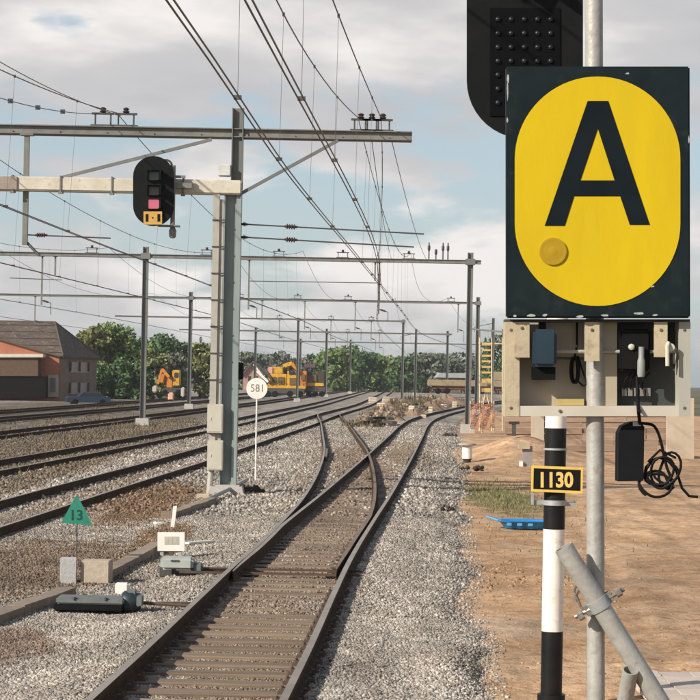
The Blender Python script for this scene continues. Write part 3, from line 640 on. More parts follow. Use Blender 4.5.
# ------------------------------------------------------------------ catenary wires
def zmess(y, sup, zs, sag):
    for i in range(len(sup) - 1):
        if sup[i] <= y <= sup[i + 1] + 1e-6:
            s = (y - sup[i]) / (sup[i + 1] - sup[i]); return zs[i] * (1 - s) + zs[i + 1] * s - 4 * sag * s * (1 - s)
    return zs[-1]
SUP = [-10, YA, YB, YD, YE, YF, YG]; ZS = [8.6, ZA + 0.42, ZBm + 0.42, zd + 0.42, ze + 0.4, 9.2, 9.1]
def catenary(label, fx, y0, y1, stag, dm, zc=5.5, sag=1.25, rw=0.0095, dstep=6.4):
    t = thing('overhead_line', (float(fx(max(y0, 20))), max(y0, 20), 5.5), label, 'overhead line', 'overhead lines')
    ys = sorted(set(list(np.arange(y0, min(y1, 120), 2.0)) + list(np.arange(max(y0, 120), y1, 5.0)) + [y1]))
    def sx(y):      # stagger of the contact wire, to and fro at each support
        return stag * math.cos(math.pi * (y + 10) / 62)
    for s in (-1, 1):
        b = MB(); b.tube([(float(fx(y)) + sx(y) + s * 0.03 + dm, y, zc) for y in ys], rw, 5); b.build('contact_wire', m_wire, t)
    b = MB(); b.tube([(float(fx(y)) + dm, y, zmess(y, SUP, ZS, sag)) for y in ys], rw * 1.1, 5); b.build('messenger_wire', m_wire, t)
    y = y0 + 2
    while y < min(y1, 112):
        if min(abs(y - q) for q in SUP) > 2.5:
            b = MB(); xm_ = float(fx(y)) + dm; zm = zmess(y, SUP, ZS, sag)
            b.tube([(xm_, y, zm), (xm_ + sx(y), y, zc + 0.02)], 0.0028, 4); b.box((xm_ + sx(y), y, zc + 0.012), (0.085, 0.045, 0.045)); b.box((xm_, y, zm), (0.035, 0.04, 0.05)); b.build('dropper', m_wire, t)
        y += dstep
catenary('twin contact wires with droppers over the foreground track, leftmost of the near pair', x_main, 8, 345, 0.06, -0.26)
f_b = spline([(5, -1.45), (17, -0.85), (50, 0.62), (75, 1.0), (114, 1.4), (174, 3.6), (236, 6), (345, 10)])
catenary('twin contact wires with droppers over the turnout, rightmost of the near pair', f_b, 8, 345, 0.05, 0.0)
catenary('overhead wires above the first track left of the foreground track', x_l1, 30, 375, 0.15, 0.15)
catenary('overhead wires above the second track left of the foreground track', x_l2, 45, 375, 0.15, 0.1)
catenary('overhead wires above the third track, beyond the grey masts', x_l3, 70, 375, 0.15, 0.0)
catenary('overhead wires above the fourth track, nearer the brick shed', x_l4, 90, 375, 0.15, 0.0)
# two thin feeder wires strung high at the left
for (x0, y0, Y0, x1, y1, Y1, lab) in ((-30, 44, 38, 121, 116, YA, 'thin feeder wire slanting down to the upper beam at far left'), (-30, 88, 40, 100, 114, YA, 'lower feeder wire with clamps meeting the upper beam at left')):
    a = at(x0, y0, Y0); c = at(x1, y1, Y1); pts = [a.lerp(c, s) - Vector((0, 0, 0.5 * s * (1 - s))) for s in np.linspace(0, 1, 16)]
    t = thing('feeder_wire', c, lab, 'wire', 'overhead lines'); MB().tube(pts, 0.009, 5).build('wire', m_wire, t)
    if y0 > 60:
        for q in (4, 7, 10): MB().box(pts[q], (0.10, 0.05, 0.09)).build('clamp', m_dkst, t)
for (x0, y0, Y0, x1, y1, Y1, lab) in ((372, 142, YA, 392, 260, YB, 'slack wire dropping from the beam tip, left of two'), (392, 142, YA, 428, 262, YB, 'slack wire dropping from the beam tip, right of two')):
    a = at(x0, y0, Y0); c = at(x1, y1, Y1); pts = [a.lerp(c, s) - Vector((0, 0, 1.6 * s * (1 - s))) for s in np.linspace(0, 1, 16)]
    t = thing('feeder_wire', a, lab, 'wire', 'overhead lines'); MB().tube(pts, 0.010, 5).build('wire', m_wire, t)

# ------------------------------------------------------------------ gantry signal
YS = YA - 0.62
p = at(153, 226, YS)
t = thing('gantry_signal', p, 'black oval colour-light signal hung on the cream beam, red lamp lit', 'signal')
b = MB(); b.slabpx(stadium(153.5, 133, 174, 156, 226), YS, 0.06); sh = b.build('shield', m_black, t)
b = MB(); b.rect(143, 164, 165, 214, YS + 0.06, 0.34); b.build('lamp_housing', m_dkst, t)
for i, (cy, m) in enumerate(((175.5, mat('lens_dull_green', (0.13, 0.22, 0.20), rough=0.15)), (190.5, mat('lens_dull_grey', (0.20, 0.19, 0.19), rough=0.15)), (204, mat('lens_lit_red', (0.6, 0.08, 0.12), rough=0.2, emit=(1, 0.24, 0.32, 0.55))))):
    b = MB(); b.slabpx([(x, y) for x, y in [(148 + 1, cy + 4.6), (159 - 1, cy + 4.6), (159, cy + 3.4), (159, cy - 3.4), (158, cy - 4.6), (149, cy - 4.6), (148, cy - 3.4), (148, cy + 3.4)]], YS - 0.012, 0.02); o = b.build('lamp_lens', m, t)
    b = MB(); a0, a1_, a2_ = at(146.5, cy + 1, YS), at(160.5, cy - 6.2, YS), at(153.5, cy - 6.2, YS)
    b.slab([at(146.4, cy + 4, YS - .3), at(147.4, cy + 4, YS - .3), at(147.4, cy - 5.4, YS - .3), at(159.6, cy - 5.4, YS - .3), at(159.6, cy + 4, YS - .3), at(160.6, cy + 4, YS - .3), at(160.6, cy - 6.4, YS - .3), at(146.4, cy - 6.4, YS - .3)], 0.3)
    b.build('lamp_hood', m_black, o)
b = MB(); b.rect(143.5, 211.5, 162, 224.5, YS - 0.34, 0.02); np_ = b.build('number_plate', mat('plate_ochre', (0.58, 0.34, 0.08), (0.5, 0.28, 0.06), scale=12, rough=0.5), t)
for x in (145.6, 157.4):
    b = MB(); s = 1 if x < 150 else -1
    b.rect(x, 214, x + 2.6, 221.5, YS - 0.348, 0.006); b.build('plate_mark', m_black, np_)
b = MB(); b.rect(152, 217, 153.2, 218.4, YS - 0.348, 0.006); b.build('plate_mark', m_black, np_)
b = MB(); a = at(173, 165, YS); c = at(172, 232, YS); b.tube([(a.x, YS + 0.12, a.z), (c.x, YS + 0.12, c.z)], 0.055, 10); b.box((a.x + .16, YS + 0.2, zS), (0.55, 0.12, 0.12)); b.box((a.x + .13, YS + 0.16, zS + .2), (0.3, 0.06, 0.06)); b.build('support_pole', mat('bracket_grey', (0.20, 0.20, 0.18), rough=0.6), t)
b = MB(); c = at(171, 226, YS); b.box((c.x - 0.05, YS, c.z), (0.5, 0.3, 0.035)); b.lathe((c.x + .04, YS, c.z - .28), (0, 0, 1), [(0, .05), (.03, .08), (.17, .09), (.26, .05)], 10); b.build('lower_lamp', mat('bracket_grey', (0.2, 0.2, 0.18)), t, True)
b = MB(); pts = [at(166 + 6 * math.sin(q), 160 + 6 * (1 - math.cos(q)) , YS + 0.1) for q in np.linspace(-0.6, 2.2, 8)]; b.tube(pts, 0.025, 6); b.build('cable', m_dkst, t)
# ------------------------------------------------------------------ main signal 1130 with its striped post
YP = 18.1
def pxat(py): return 552.0 + (440 - py) * 0.0155 + 2.0       # post axis leans with the camera roll
base = gnd(551, 706, -0.25); YP = base.y
def ax(z): return Vector((base.x, YP, z))
def zpx(py): return at(552, py, YP).z
t = thing('colour_light_signal', (base.x, YP, -0.25), 'tall signal on a black and white banded post carrying the 1130 plate', 'signal')
R = 0.0925
def band(z0, z1, m, r=R, name='post_band', parent=t): 
    return MB().lathe(ax(z0), (0, 0, 1), [(0, r), (z1 - z0, r)], 24).build(name, m, parent, True)
m_pw = mat('post_white', (0.80, 0.76, 0.68), (0.72, 0.67, 0.585), scale=5, rough=0.45, c3=(0.66, 0.58, 0.48))
m_pb = mat('post_black', (0.008, 0.008, 0.008), (0.014, 0.013, 0.012), scale=6, rough=0.45, spec=0.2)
zz = [-0.25, zpx(631), zpx(529), zpx(428), zpx(415), zpx(370), zpx(300), zpx(200)]
for i in range(7): band(zz[i], zz[i + 1], m_pb if i % 2 == 0 else m_pw)
band(zz[7], zz[7] + 3.6, m_galv, R * 0.98)
band(-0.27, zpx(694), m_pb, R * 1.3, 'post_collar')
band(zpx(450), zpx(448), m_galv, R + 0.012, 'clamp_band')
cb = band(zpx(505), zpx(500), m_galv, R + 0.012, 'clamp_band')
b = MB(); b.box(ax(zpx(503.5)) + Vector((R + 0.05, 0, 0)), (0.09, 0.05, 0.035)); b.build('clamp_ear', m_galv, cb); b = MB(); b.box(ax(zpx(502.5)) + Vector((-R - 0.05, 0, 0)), (0.1, 0.05, 0.035)); b.box(ax(zpx(499)) + Vector((-R - 0.1, -.02, 0)), (0.02, 0.05, 0.10)); b.build('clamp_ear', m_galv, cb)
YN = YP - R - 0.03
m_ply = mat('plate_yellow', (0.75, 0.50, 0.10), (0.66, 0.42, 0.08), scale=15, rough=0.45)
b = MB(); b.slabpx([(531, 491.5), (582.5, 493.5), (583, 467.5), (531.5, 465.5)], YN, 0.012); npl = b.build('number_plate', m_ply, t)
b = MB(); b.slabpx([(533.3, 488.8), (580.2, 490.8), (580.6, 470.0), (533.8, 468.2)], YN - 0.003, 0.006); b.build('plate_field', m_black, npl)
text('plate_digits', '1130', mat('digit_yellow', (0.78, 0.52, 0.16), (0.72, 0.45, 0.12), scale=20, rough=0.4), npl, 557, 479.8, 16.0, YN - 0.005, wscale=0.86, bold=0.035)
b = MB(); b.box(ax(zpx(479)) + Vector((0, -R - .008, 0)), (0.2, 0.03, 0.1)); b.build('plate_bracket', m_galv, npl)
# head with route indicator
YH = YP - 0.32
hx0, hx1 = 467, 583
b = MB(); b.slabpx(stadium(525, hx0, hx1, -135, 138, 22), YH, 0.05); hd = b.build('shield', m_black, t)
b = MB(); b.rect(487, -110, 563, 112, YH + 0.05, 0.24); b.build('lamp_housing', m_dkst, t)
b = MB(); b.rect(490, 8, 560, 116, YH - 0.012, 0.013); b.build('indicator_panel', mat('indicator_black', (0.003, 0.003, 0.0035), rough=0.7, spec=0.08), t)
LENS = MB(); LENS.lathe((0, 0, 0), (0, -1, 0), [(0, 0.024), (0.010, 0.022), (0.018, 0.015), (0.021, 0.005)], 12)
lm = bpy.data.meshes.new('matrix_lens'); lm.from_pydata(LENS.v, [], LENS.f); lm.materials.append(mat('lens_smoked', (0.014, 0.016, 0.018), rough=0.38, spec=0.35)); lm.polygons.foreach_set('use_smooth', [True] * len(lm.polygons))
for r_ in range(7):
    for c_ in range(5):
        q = at(498 + 13.15 * c_, 19.4 + 13.9 * r_, YH - 0.0125); o = bpy.data.objects.new('matrix_lens', lm); col.objects.link(o); o.parent = t; o.location = q - ORG[t.name]
for cy in (-20, -55, -90):
    c = at(525, cy, YH); b = MB(); b.lathe(c, (0, -1, 0), [(0, 0.1), (0.02, 0.1), (0.03, 0.06)], 16); o = b.build('lamp_lens', mat('lens_dark', (0.05, 0.05, 0.05), rough=0.1), t, True)
    b = MB(); n = 14; vs = []; 
    for k in range(n + 1):
        a = math.radians(-20 + 220 * k / n)
        for rr, dy in ((0.115, 0), (0.115, -0.28), (0.123, -0.28), (0.123, 0)): vs.append(c + Vector((rr * math.cos(a), dy, rr * math.sin(a))))
    b.poly(vs, [(4 * i + j, 4 * i + (j + 1) % 4, 4 * i + 4 + (j + 1) % 4, 4 * i + 4 + j) for i in range(n) for j in range(4)]); b.build('lamp_hood', m_black, o)
b = MB()
for z in (zpx(60), zpx(-60)): b.box((base.x - 0.12, YP - 0.12, z), (0.5, 0.1, 0.08))
b.build('head_bracket', m_galv, t)

# ------------------------------------------------------------------ scaffold pole with sign A
YT = 6.065
def T(px, py, dy=0): return at(px, py, YT) + Vector((0, dy, 0))
t = thing('scaffold_pole', gnd(597, 1290, -0.25).xyz * 0 + Vector((at(598, 700, YT).x, YT, -0.25)), 'grey scaffold tube standing upright with clamped slanting tubes below the A sign', 'scaffold pole')
topP = at(593.5, -140, YT); botP = at(597.5, 1250, YT); botP = topP + (botP - topP) * ((topP.z + 0.3) / (topP.z - botP.z))
b = MB(); b.tube([topP, botP], 0.0255, 24); b.build('upright_tube', m_tube, t, True)
def hollow(a, c, r, ri):
    a = Vector(a); c = Vector(c); d = (c - a); L = d.length
    return MB().lathe(a, d, [(0.12, ri * 0.2), (0.12, ri), (0, ri), (0, r), (L, r)], 24)
a = at(563.5, 547, YT - 0.06); c = at(660.5, 703, YT - 0.05); c = a + (c - a) * 2.6
hollow(a, c, 0.0275, 0.023).build('slanting_tube', m_tube, t, True)
a = at(630.5, 670, YT - 0.08); c = at(620, 730, YT + 0.02); c = a + (c - a) * 4.5
hollow(a, c, 0.0225, 0.019).build('stub_tube', m_tube, t, True)
a = at(646, 685, YT - 0.005); c = at(672, 722, YT + 0.0); c = a + (c - a) * 5
hollow(a, c, 0.022, 0.018).build('stub_tube', m_tube, t, True)
# clamp where the tubes cross
c0 = at(599, 604, YT); cl = MB()
d1 = (topP - botP).normalized(); cl.lathe(c0 - d1 * 0.028, d1, [(0, 0.034), (0.056, 0.034)], 20); clo = cl.build('clamp', m_galv, t, True)
d2 = (at(660.5, 703, YT - .05) - at(563.5, 547, YT - .06)).normalized(); cc = at(599, 604, YT - 0.055)
MB().lathe(cc - d2 * 0.016, d2, [(0, 0.0315), (0.032, 0.0315)], 20).build('clamp_jaw', m_galv, clo, True)
b = MB(); pr = Vector((0, 0, 1)).cross(d2).normalized(); sidev = Vector((d2.z, 0, -d2.x))
for s, L in ((-1, 0.055), (1, 0.05)):
    b = MB(); q = cc - sidev * s * 0.02 * 0; b.tube([q + sidev * s * 0.028, q + sidev * s * (0.028 + L) + Vector((0, .01, .004 * s))], 0.0065, 8); b.lathe(q + sidev * s * (0.036 + L * .35), sidev * s, [(0, 0.014), (0.016, 0.014)], 6)
    b.box(q + sidev * s * 0.033 + Vector((0, 0.012, 0)), (0.03, 0.02, 0.03), d2.to_track_quat('X', 'Y').to_matrix())
    b.build('clamp_bolt', mat('bolt_steel', (0.33, 0.30, 0.26), (0.2, 0.17, 0.14), scale=30, rough=0.5, metal=0.5), clo)
b = MB(); q0 = at(584, 592, YT - 0.03); 
b.tube([q0 + Vector((-.012, 0, .01)), q0 + Vector((-.02, 0.02, -.012)), q0 + Vector((-.006, .02, -.045)), q0 + Vector((.02, .01, -.06))], 0.005, 6)
b.tube([q0 + Vector((-.02, 0, .024)), q0 + Vector((-.026, 0.02, .0)), q0 + Vector((-.02, .02, -.03))], 0.004, 6); b.build('clamp_hinge', MATS['bolt_steel'], clo)

# sign box: dark panel with the yellow oval and the letter
m_navy = mat('sign_navy', (0.006, 0.0115, 0.0135), (0.010, 0.017, 0.019), scale=9, rough=0.55, c3=(0.015, 0.021, 0.022), spec=0.15)
m_yel = mat('sign_yellow', (0.62, 0.43, 0.006), (0.56, 0.38, 0.007), scale=4.5, rough=0.5, spec=0.22, stretch=(2.2, 1, .5), c3=(0.59, 0.405, 0.010), bump=0.03, bscale=120)
YG_ = 5.985
t = thing('letter_sign', at(597, 418, YT), 'dark board with a black letter A on a yellow oval on the scaffold tube', 'sign')
c = at(597.5, 192.5, YG_ + .0175); w = (690 - 506) / FPX * YG_; h = (318.5 - 66.5) / FPX * YG_
Rl = Matrix.Rotation(ROLL * -1.0, 3, 'Y')
import bmesh
pan = MB().bevbox((c.x, YG_ + 0.0175, c.z), (w, 0.035, h), 0.004, Rl).build('panel', m_navy, t)
b = MB(); b.slabpx(stadium(597.6, 514.8, 680.4, 76.5, 306, 36), YG_ - 0.0015, 0.004); ov = b.build('oval', m_yel, t)
b = MB()
YL = YG_ - 0.0028; th = 0.003
L_ = [(544.7, 225.8), (564.8, 225.8), (574.0, 196.2), (580.6, 180.2), (597.9, 128.5), (608.3, 101), (587.6, 101)]
# letter built from convex pieces that meet edge to edge
b.slabpx([(544.7, 225.8), (564.8, 225.8), (574.2, 196.2), (580.4, 180.4), (597.9, 128.5), (597.9, 101), (587.6, 101)], YL, th)
b.slabpx([(629.8, 224.8), (649.8, 224.8), (608.3, 101), (597.9, 101), (597.9, 128.5), (614.6, 180.4), (620.2, 196.2)], YL, th)
b.slabpx([(574.2, 196.2), (620.2, 196.2), (614.6, 180.4), (580.4, 180.4)], YL, th)
b.build('letter', mat('letter_black', (0.005, 0.009, 0.012), (0.008, 0.012, 0.015), scale=8, rough=0.6, spec=0.12), ov)
m_amber = mat('lens_amber', (0.36, 0.22, 0.010), (0.43, 0.27, 0.012), scale=14, rough=0.4, spec=0.3)
lc = at(553, 251.5, YG_ - 0.002)
ln = MB().lathe(lc, (0, -1, 0), [(0, 0.039), (0.004, 0.0385), (0.005, 0.034), (0.0036, 0.030), (0.0052, 0.024), (0.0042, 0.019), (0.006, 0.010), (0.0062, 0.004)], 30).build('reflector_lens', m_amber, t, True)
# worn spots and rivets round the rim of the board
m_scr = mat('worn_metal', (0.42, 0.42, 0.38), (0.3, 0.3, 0.28), scale=40, rough=0.6)
b = MB()
for (px, py, wx, wy) in ((508, 78, 1.2, 6), (507.6, 92, .8, 10), (507.4, 120, .8, 3), (532, 315.5, 5, 1.5), (545, 315, 3, 1.5), (580, 316.5, 4, 1.2), (605, 315.5, 5, 1.5), (640, 313.5, 6, 1.6), (655, 315, 3, 1), (627.5, 73.5, 2.5, 1), (676, 246, .9, 5), (689, 140, .8, 4), (652, 286.5, 3.5, 1), (515, 316, 2, 1.5)):
    n = 7; r9 = random.Random(px); pts = [(px + wx * r9.uniform(.6, 1.2) * math.cos(6.283 * k / n), py - wy * r9.uniform(.6, 1.2) * math.sin(6.283 * k / n)) for k in range(n)]
    b = MB(); b.slabpx(pts, YG_ - 0.0008, 0.002); b.build('paint_chip', m_scr, pan)
# open housing below the board
YF_ = YG_ + 0.036
m_hous = mat('housing_cream', (0.50, 0.41, 0.275), (0.42, 0.34, 0.23), scale=9, rough=0.7, c3=(0.36, 0.28, 0.19), bump=.1, bscale=80)
m_hback = mat('housing_back', (0.42, 0.36, 0.29), (0.36, 0.31, 0.25), scale=5, rough=0.75, c3=(0.47, 0.37, 0.25))
def part(x0, y0, x1, y1, Y, th_, m, name, parent=t): 
    b = MB(); b.rect(x0, y0, x1, y1, Y, th_); return b.build(name, m, parent)
part(505, 322, 519.5, 416.5, YF_, 0.075, m_hous, 'side_rail')
part(679, 322, 690.5, 416.5, YF_, 0.075, m_crem2, 'side_rail')
part(519.7, 406, 678.8, 416.3, YF_ + 0.002, 0.072, mat('housing_grey', (0.55, 0.49, 0.41), (0.48, 0.42, 0.34), scale=6, rough=0.7), 'bottom_rail')
part(519.7, 320.5, 602.8, 405.8, YF_ + 0.074, 0.006, m_hback, 'back_panel')
part(617.2, 320.5, 678.8, 405.8, YF_ + 0.074, 0.006, mat('back_dark', (0.035, 0.04, 0.04), (0.055, 0.055, 0.05), scale=5, rough=0.7), 'back_panel')
part(603, 321, 617, 405.8, YF_ + 0.034, 0.04, mat('divider_khaki', (0.40, 0.34, 0.24), (0.34, 0.29, 0.2), scale=6, rough=0.7), 'divider')
part(505, 319.3, 690, 322, YF_ + 0.001, 0.06, m_dkst, 'top_rail')
for (x0, x1, y1) in ((514.5, 529.5, 357.5), (584.8, 599.5, 361), (654.3, 667.5, 357)): part(x0, 322, x1, y1, YF_ - 0.012, 0.010, m_hous, 'hanger_bracket')
b = MB(); b.tube([at(555, 351.5, YF_ + .03), at(600, 351.8, YF_ + .03), at(678, 351.5, YF_ + .03)], 0.0052, 8); b.build('rod', m_crem2, t)
b = MB(); b.tube([at(555, 358, YF_ + .04), at(586, 358.5, YF_ + .05)], 0.0035, 8); b.build('rod', m_dkst, t)
b = MB(); b.tube([at(668.5, 343, YF_ - .02), at(667.3, 346, YF_ - .03), at(667.5, 366, YF_ - .03)], 0.006, 8); b.lathe(at(670, 347.5, YF_ - .012), (0, -1, 0), [(0, .012), (.01, .012)], 12); b.build('latch_hook', m_cream, t)
b = MB(); b.bevbox(at(544, 348, YF_ + 0.0), (0.067, 0.06, 0.105), 0.008); o = b.build('lamp_unit', mat('relay_blue_black', (0.012, 0.03, 0.045), (0.02, 0.04, 0.055), scale=10, rough=0.4), t)
part(533, 367, 555.5, 380, YF_ + 0.0, 0.05, m_black, 'lamp_unit_base', o); part(539, 322, 546, 331, YF_ + .01, 0.02, m_black, 'lamp_unit_stem', o)
b = MB(); b.bevbox(at(634, 350, YF_ + 0.042), (0.085, 0.055, 0.12), 0.006); o = b.build('relay', m_black, t)
b = MB(); b.lathe(at(641, 377, YF_ + .004), (0, 0, 1), [(0, .009), (.01, .011), (.045, .011), (.055, .008), (.085, .008)], 14); b.build('glass_fuse', mat('fuse_grey', (0.30, 0.30, 0.28), rough=0.3), o, True)
b = MB(); b.lathe(at(631, 347, YF_ + .02), (0, -1, 0), [(0, .009), (.012, .009), (.015, .005)], 10); b.build('terminal', m_cream, o, True)
b = MB(); pts = [at(577, 322, YF_ + .05), at(577, 345, YF_ + .05), at(575, 356, YF_ + .04)]; b.tube(pts, 0.0035, 6)
for k in range(3):
    b.tube([at(574 + 3.5 * math.sin(q) + k * .8, 370 - 13 * math.cos(q), YF_ + .035 + .004 * k) for q in np.linspace(0, 6.283, 18)], 0.0036, 6)
b.tube([at(578, 356, YF_ + .04), at(583, 372, YF_ + .045), at(587, 384, YF_ + .04), at(583, 386, YF_ + .04), at(577, 380, YF_ + .04)], 0.003, 6)
b.build('cable_loop', m_black, t)
b = MB(); b.rect(557, 399, 584, 405.6, YF_ + 0.03, 0.04); b.build('terminal_strip', mat('strip_yellow', (0.46, 0.36, 0.12), (0.38, 0.29, 0.1), scale=20, rough=0.7), t)
m_screw = mat('screw_dark', (0.12, 0.09, 0.06), (0.2, 0.16, 0.12), scale=40, rough=.6, metal=.3)
for (px, py) in ((511, 330), (511, 408), (684.5, 330), (684.5, 408), (560, 411), (640, 411), (522, 328), (592, 330), (661, 330)):
    MB().lathe(at(px, py, YF_ - (.0125 if py < 331 and 515 < px < 670 else -.0005)), (0, -1, 0), [(0, .0048), (.0018, .0044), (.0024, .002)], 10).build('screw', m_screw, t)
for k in range(5): b = MB(); b.rect(622 + k * 6, 388, 626.5 + k * 6, 396, YF_ + .055, .019); b.build('terminal_block', mat('terminal_grey', (0.22, 0.2, 0.17), rough=.6), t)
for k, (xa, xb) in enumerate(((624, 632), (630, 636), (642, 650))): b = MB(); b.tube([at(xa, 389, YF_ + .053), at(xa + 1, 380, YF_ + .045), at(xb, 372, YF_ + .04)], .0022, 6); b.build('wire_lead', m_black, t)
# black box hanging under the housing and its coiled cable
t = thing('battery_box', at(631, 482, YT + .02), 'black box hanging by its cable beneath the sign housing', 'box')
b = MB(); b.slabpx([(618, 481.5), (643.5, 481), (644.5, 427), (640, 421.5), (631, 422), (622, 426), (618.5, 433)], YT + 0.0, 0.07); b.build('case', mat('battery_case', (0.006, 0.006, 0.007), (0.01, 0.01, 0.011), scale=12, rough=0.6, spec=0.15), t)
b = MB(); b.rect(633, 421, 641, 426, YT - 0.004, 0.03); b.build('cap', mat('cap_grey', (0.5, 0.5, 0.5), rough=0.5), t)
b = MB(); b.tube([at(637, 376, YF_ + .04), at(637.5, 395, YF_ + .03), at(638.5, 412, YF_ - .02), at(640, 424, YT)], 0.005, 8); b.build('lead', m_black, t)
t = thing('cable_coil', at(663, 500, YT), 'tangled coil of thin black cable beside the hanging black box', 'cable')
b = MB(); pts = [at(641, 423, YT)]
for q in np.linspace(0, 1, 8): pts.append(at(648 + 16 * q ** .7, 424 + 32 * q * q, YT))
pts += [at(667, 468, YT), at(672, 480, YT)]
def loops(n, cx, cy, rx, ry, ph, dr):
    return [at(cx + (rx + dr * math.sin(1.7 * q)) * math.cos(q + ph) + 1.5 * math.sin(.6 * q), cy + (ry + dr * math.cos(1.3 * q)) * math.sin(q + ph), YT + 0.012 * math.sin(.9 * q)) for q in np.linspace(0, n * 6.283, int(n * 22))]
b.tube(pts, 0.0042, 6); b.tube(loops(2.6, 661, 473, 14, 14, 0.4, 2.5), 0.0042, 6); b.tube(loops(1.7, 655, 484, 15, 12, 2.2, 2), 0.0042, 6); b.tube(loops(1.3, 668, 470, 11, 17, 1.0, 3), 0.004, 6)
b.tube([at(664, 456, YT), at(676, 470, YT), at(682, 488, YT), at(689, 496, YT), at(698, 497, YT)], 0.004, 6); b.tube([at(648, 462, YT), at(660, 450, YT), at(676, 458, YT)], 0.0038, 6)
b.build('loop', m_black, t)
# ------------------------------------------------------------------ trackside things, left
def onball(px, py): return gnd(px, py, -0.2)
# green triangle 13
p = onball(76, 566); Y = p.y
t = thing('triangle_sign', p, 'green triangle marked 13 on a thin rod behind the grey blocks', 'sign')
b = MB(); a = at(76.5, 566, Y); b.tube([a, at(77, 522, Y)], 0.009, 8); b.build('rod', m_dkst, t)
b = MB(); b.slabpx([(61.0, 523.0), (92.5, 525.2), (77.5, 495.5), (76, 495.5)], Y - 0.012, 0.006); pl = b.build('plate', mat('sign_green', (0.018, 0.19, 0.125), (0.03, 0.22, 0.15), scale=12, rough=0.5), t)
text('digits', '13', mat('digit_dark_green', (0.008, 0.07, 0.045), rough=0.5), pl, 77, 515, 10.5, Y - 0.016, wscale=1.0, bold=0.015)
# concrete blocks
p = onball(67, 583.5)
b = MB(); Rz = Matrix.Rotation(0.12, 3, 'Z'); b.bevbox((p.x, p.y + .12, -0.045), (0.22, 0.24, 0.34), 0.012, Rz); o = b.build('concrete_block', mat('block_grey', (0.47, 0.46, 0.44), (0.40, 0.385, 0.36), scale=14, rough=0.9, bump=0.3), None, origin=(p.x, p.y + .12, -0.2)); tag(o, 'narrow light grey concrete block below the green triangle', 'block', 'concrete blocks')
p = onball(95, 583.5)
b = MB(); b.bevbox((p.x, p.y + .16, -0.06), (0.38, 0.3, 0.31), 0.012, Matrix.Rotation(-0.05, 3, 'Z')); o = b.build('concrete_block', mat('block_beige', (0.45, 0.375, 0.29), (0.38, 0.31, 0.23), scale=14, rough=0.9, bump=0.3), None, origin=(p.x, p.y + .16, -0.2)); tag(o, 'wider beige concrete block right of the grey one', 'block', 'concrete blocks')
# long dark point machine
p = onball(100, 616); Y = p.y
m_pm = mat('point_machine_grey', (0.11, 0.125, 0.12), (0.16, 0.17, 0.16), scale=7, rough=0.55)
t = thing('point_machine', p, 'long low dark point machine lying across the stones before the concrete blocks', 'point machine')
x0, x1 = at(53, 610, Y).x, at(123, 610, Y).x
b = MB(); b.bevbox(((x0 + x1) / 2, Y + .18, -0.11), (x1 - x0, 0.34, 0.10), 0.02); b.build('base_case', m_black, t)
b = MB(); b.bevbox(((x0 + x1) / 2 + .02, Y + .17, -0.035), (x1 - x0 - 0.02, 0.36, 0.075), 0.018); lid = b.build('lid', m_pm, t)
for q in (.3, .75): MB().lathe((x0 + (x1 - x0) * q, Y - .01, -0.02), (0, 0, 1), [(0, .018), (.03, .018)], 8).build('lid_bolt', m_dkst, lid)
mx = at(132, 607, Y).x
b = MB(); b.lathe((x1 - .03, Y + .17, -0.05), (1, 0, 0), [(0, .1), (.03, .125), (.13, .125), (.16, .1), (.2, .1), (.22, .06)], 16); b.build('motor', mat('motor_dark', (0.025, 0.035, 0.04), rough=0.45), t, True)
b = MB(); b.bevbox((mx - .02, Y + .16, 0.05), (0.1, 0.1, 0.09), 0.01); b.bevbox((mx + .08, Y + .1, -0.03), (0.07, 0.14, 0.12), 0.01); b.build('crank_cover', m_pm, t)
b = MB(); b.tube([(mx + .08, Y + .17, -0.06), (float(x_main(Y)) - G, Y + .12, -0.08)], 0.02, 8); b.tube([(mx + .08, Y + .32, -0.08), (float(x_main(Y)) - G, Y + .5, -0.09)], 0.016, 8); b.build('drive_rod', m_plate, t)
p2 = onball(121, 596); b = MB(); b.bevbox((p2.x, p2.y + .1, -0.12), (0.16, 0.12, 0.15), 0.015); o = b.build('white_stone_marker', m_white, None, origin=(p2.x, p2.y + .1, -0.2)); tag(o, 'small white marker stone just behind the long point machine', 'marker')
# grey electric point box
p = onball(178, 578); Y = p.y
t = thing('switch_box', p, 'pale grey-green switch box with hinged lid in front of the white board', 'switch box')
x0, x1 = at(160, 570, Y).x, at(193, 570, Y).x
b = MB(); b.bevbox(((x0 + x1) / 2, Y + .17, -0.12), (x1 - x0 + .02, 0.30, 0.16), 0.015); b.build('base', m_dkst, t)
m_sw = mat('switch_box_grey', (0.40, 0.42, 0.38), (0.34, 0.36, 0.32), scale=7, rough=0.55)
b = MB(); b.bevbox(((x0 + x1) / 2, Y + .15, -0.01), (x1 - x0, 0.34, 0.17), 0.035); o = b.build('lid', m_sw, t)
c = at(174, 571.5, Y); b = MB(); b.box((c.x, Y - .03, c.z), (0.06, 0.03, 0.07)); b.build('latch', m_black, o)
c = at(175, 560.5, Y); b = MB(); b.box((c.x, Y - .025, c.z), (0.11, 0.02, 0.018)); b.build('handle', m_dkst, o)
b = MB(); b.bevbox((x1 + .05, Y + .15, -0.06), (0.14, 0.22, 0.12), 0.02); b.build('drive_cover', mat('cover_dark_green', (0.14, 0.17, 0.16), rough=0.5), t)
b = MB(); b.tube([(x1 + .1, Y + .15, -0.08), (float(x_main(Y)) - G, Y + .3, -0.09)], 0.018, 8); b.tube([(x1 + .1, Y + .22, -0.12), (float(x_main(Y)) - G, Y + .45, -0.12)], 0.014, 8); b.build('drive_rod', m_plate, t)
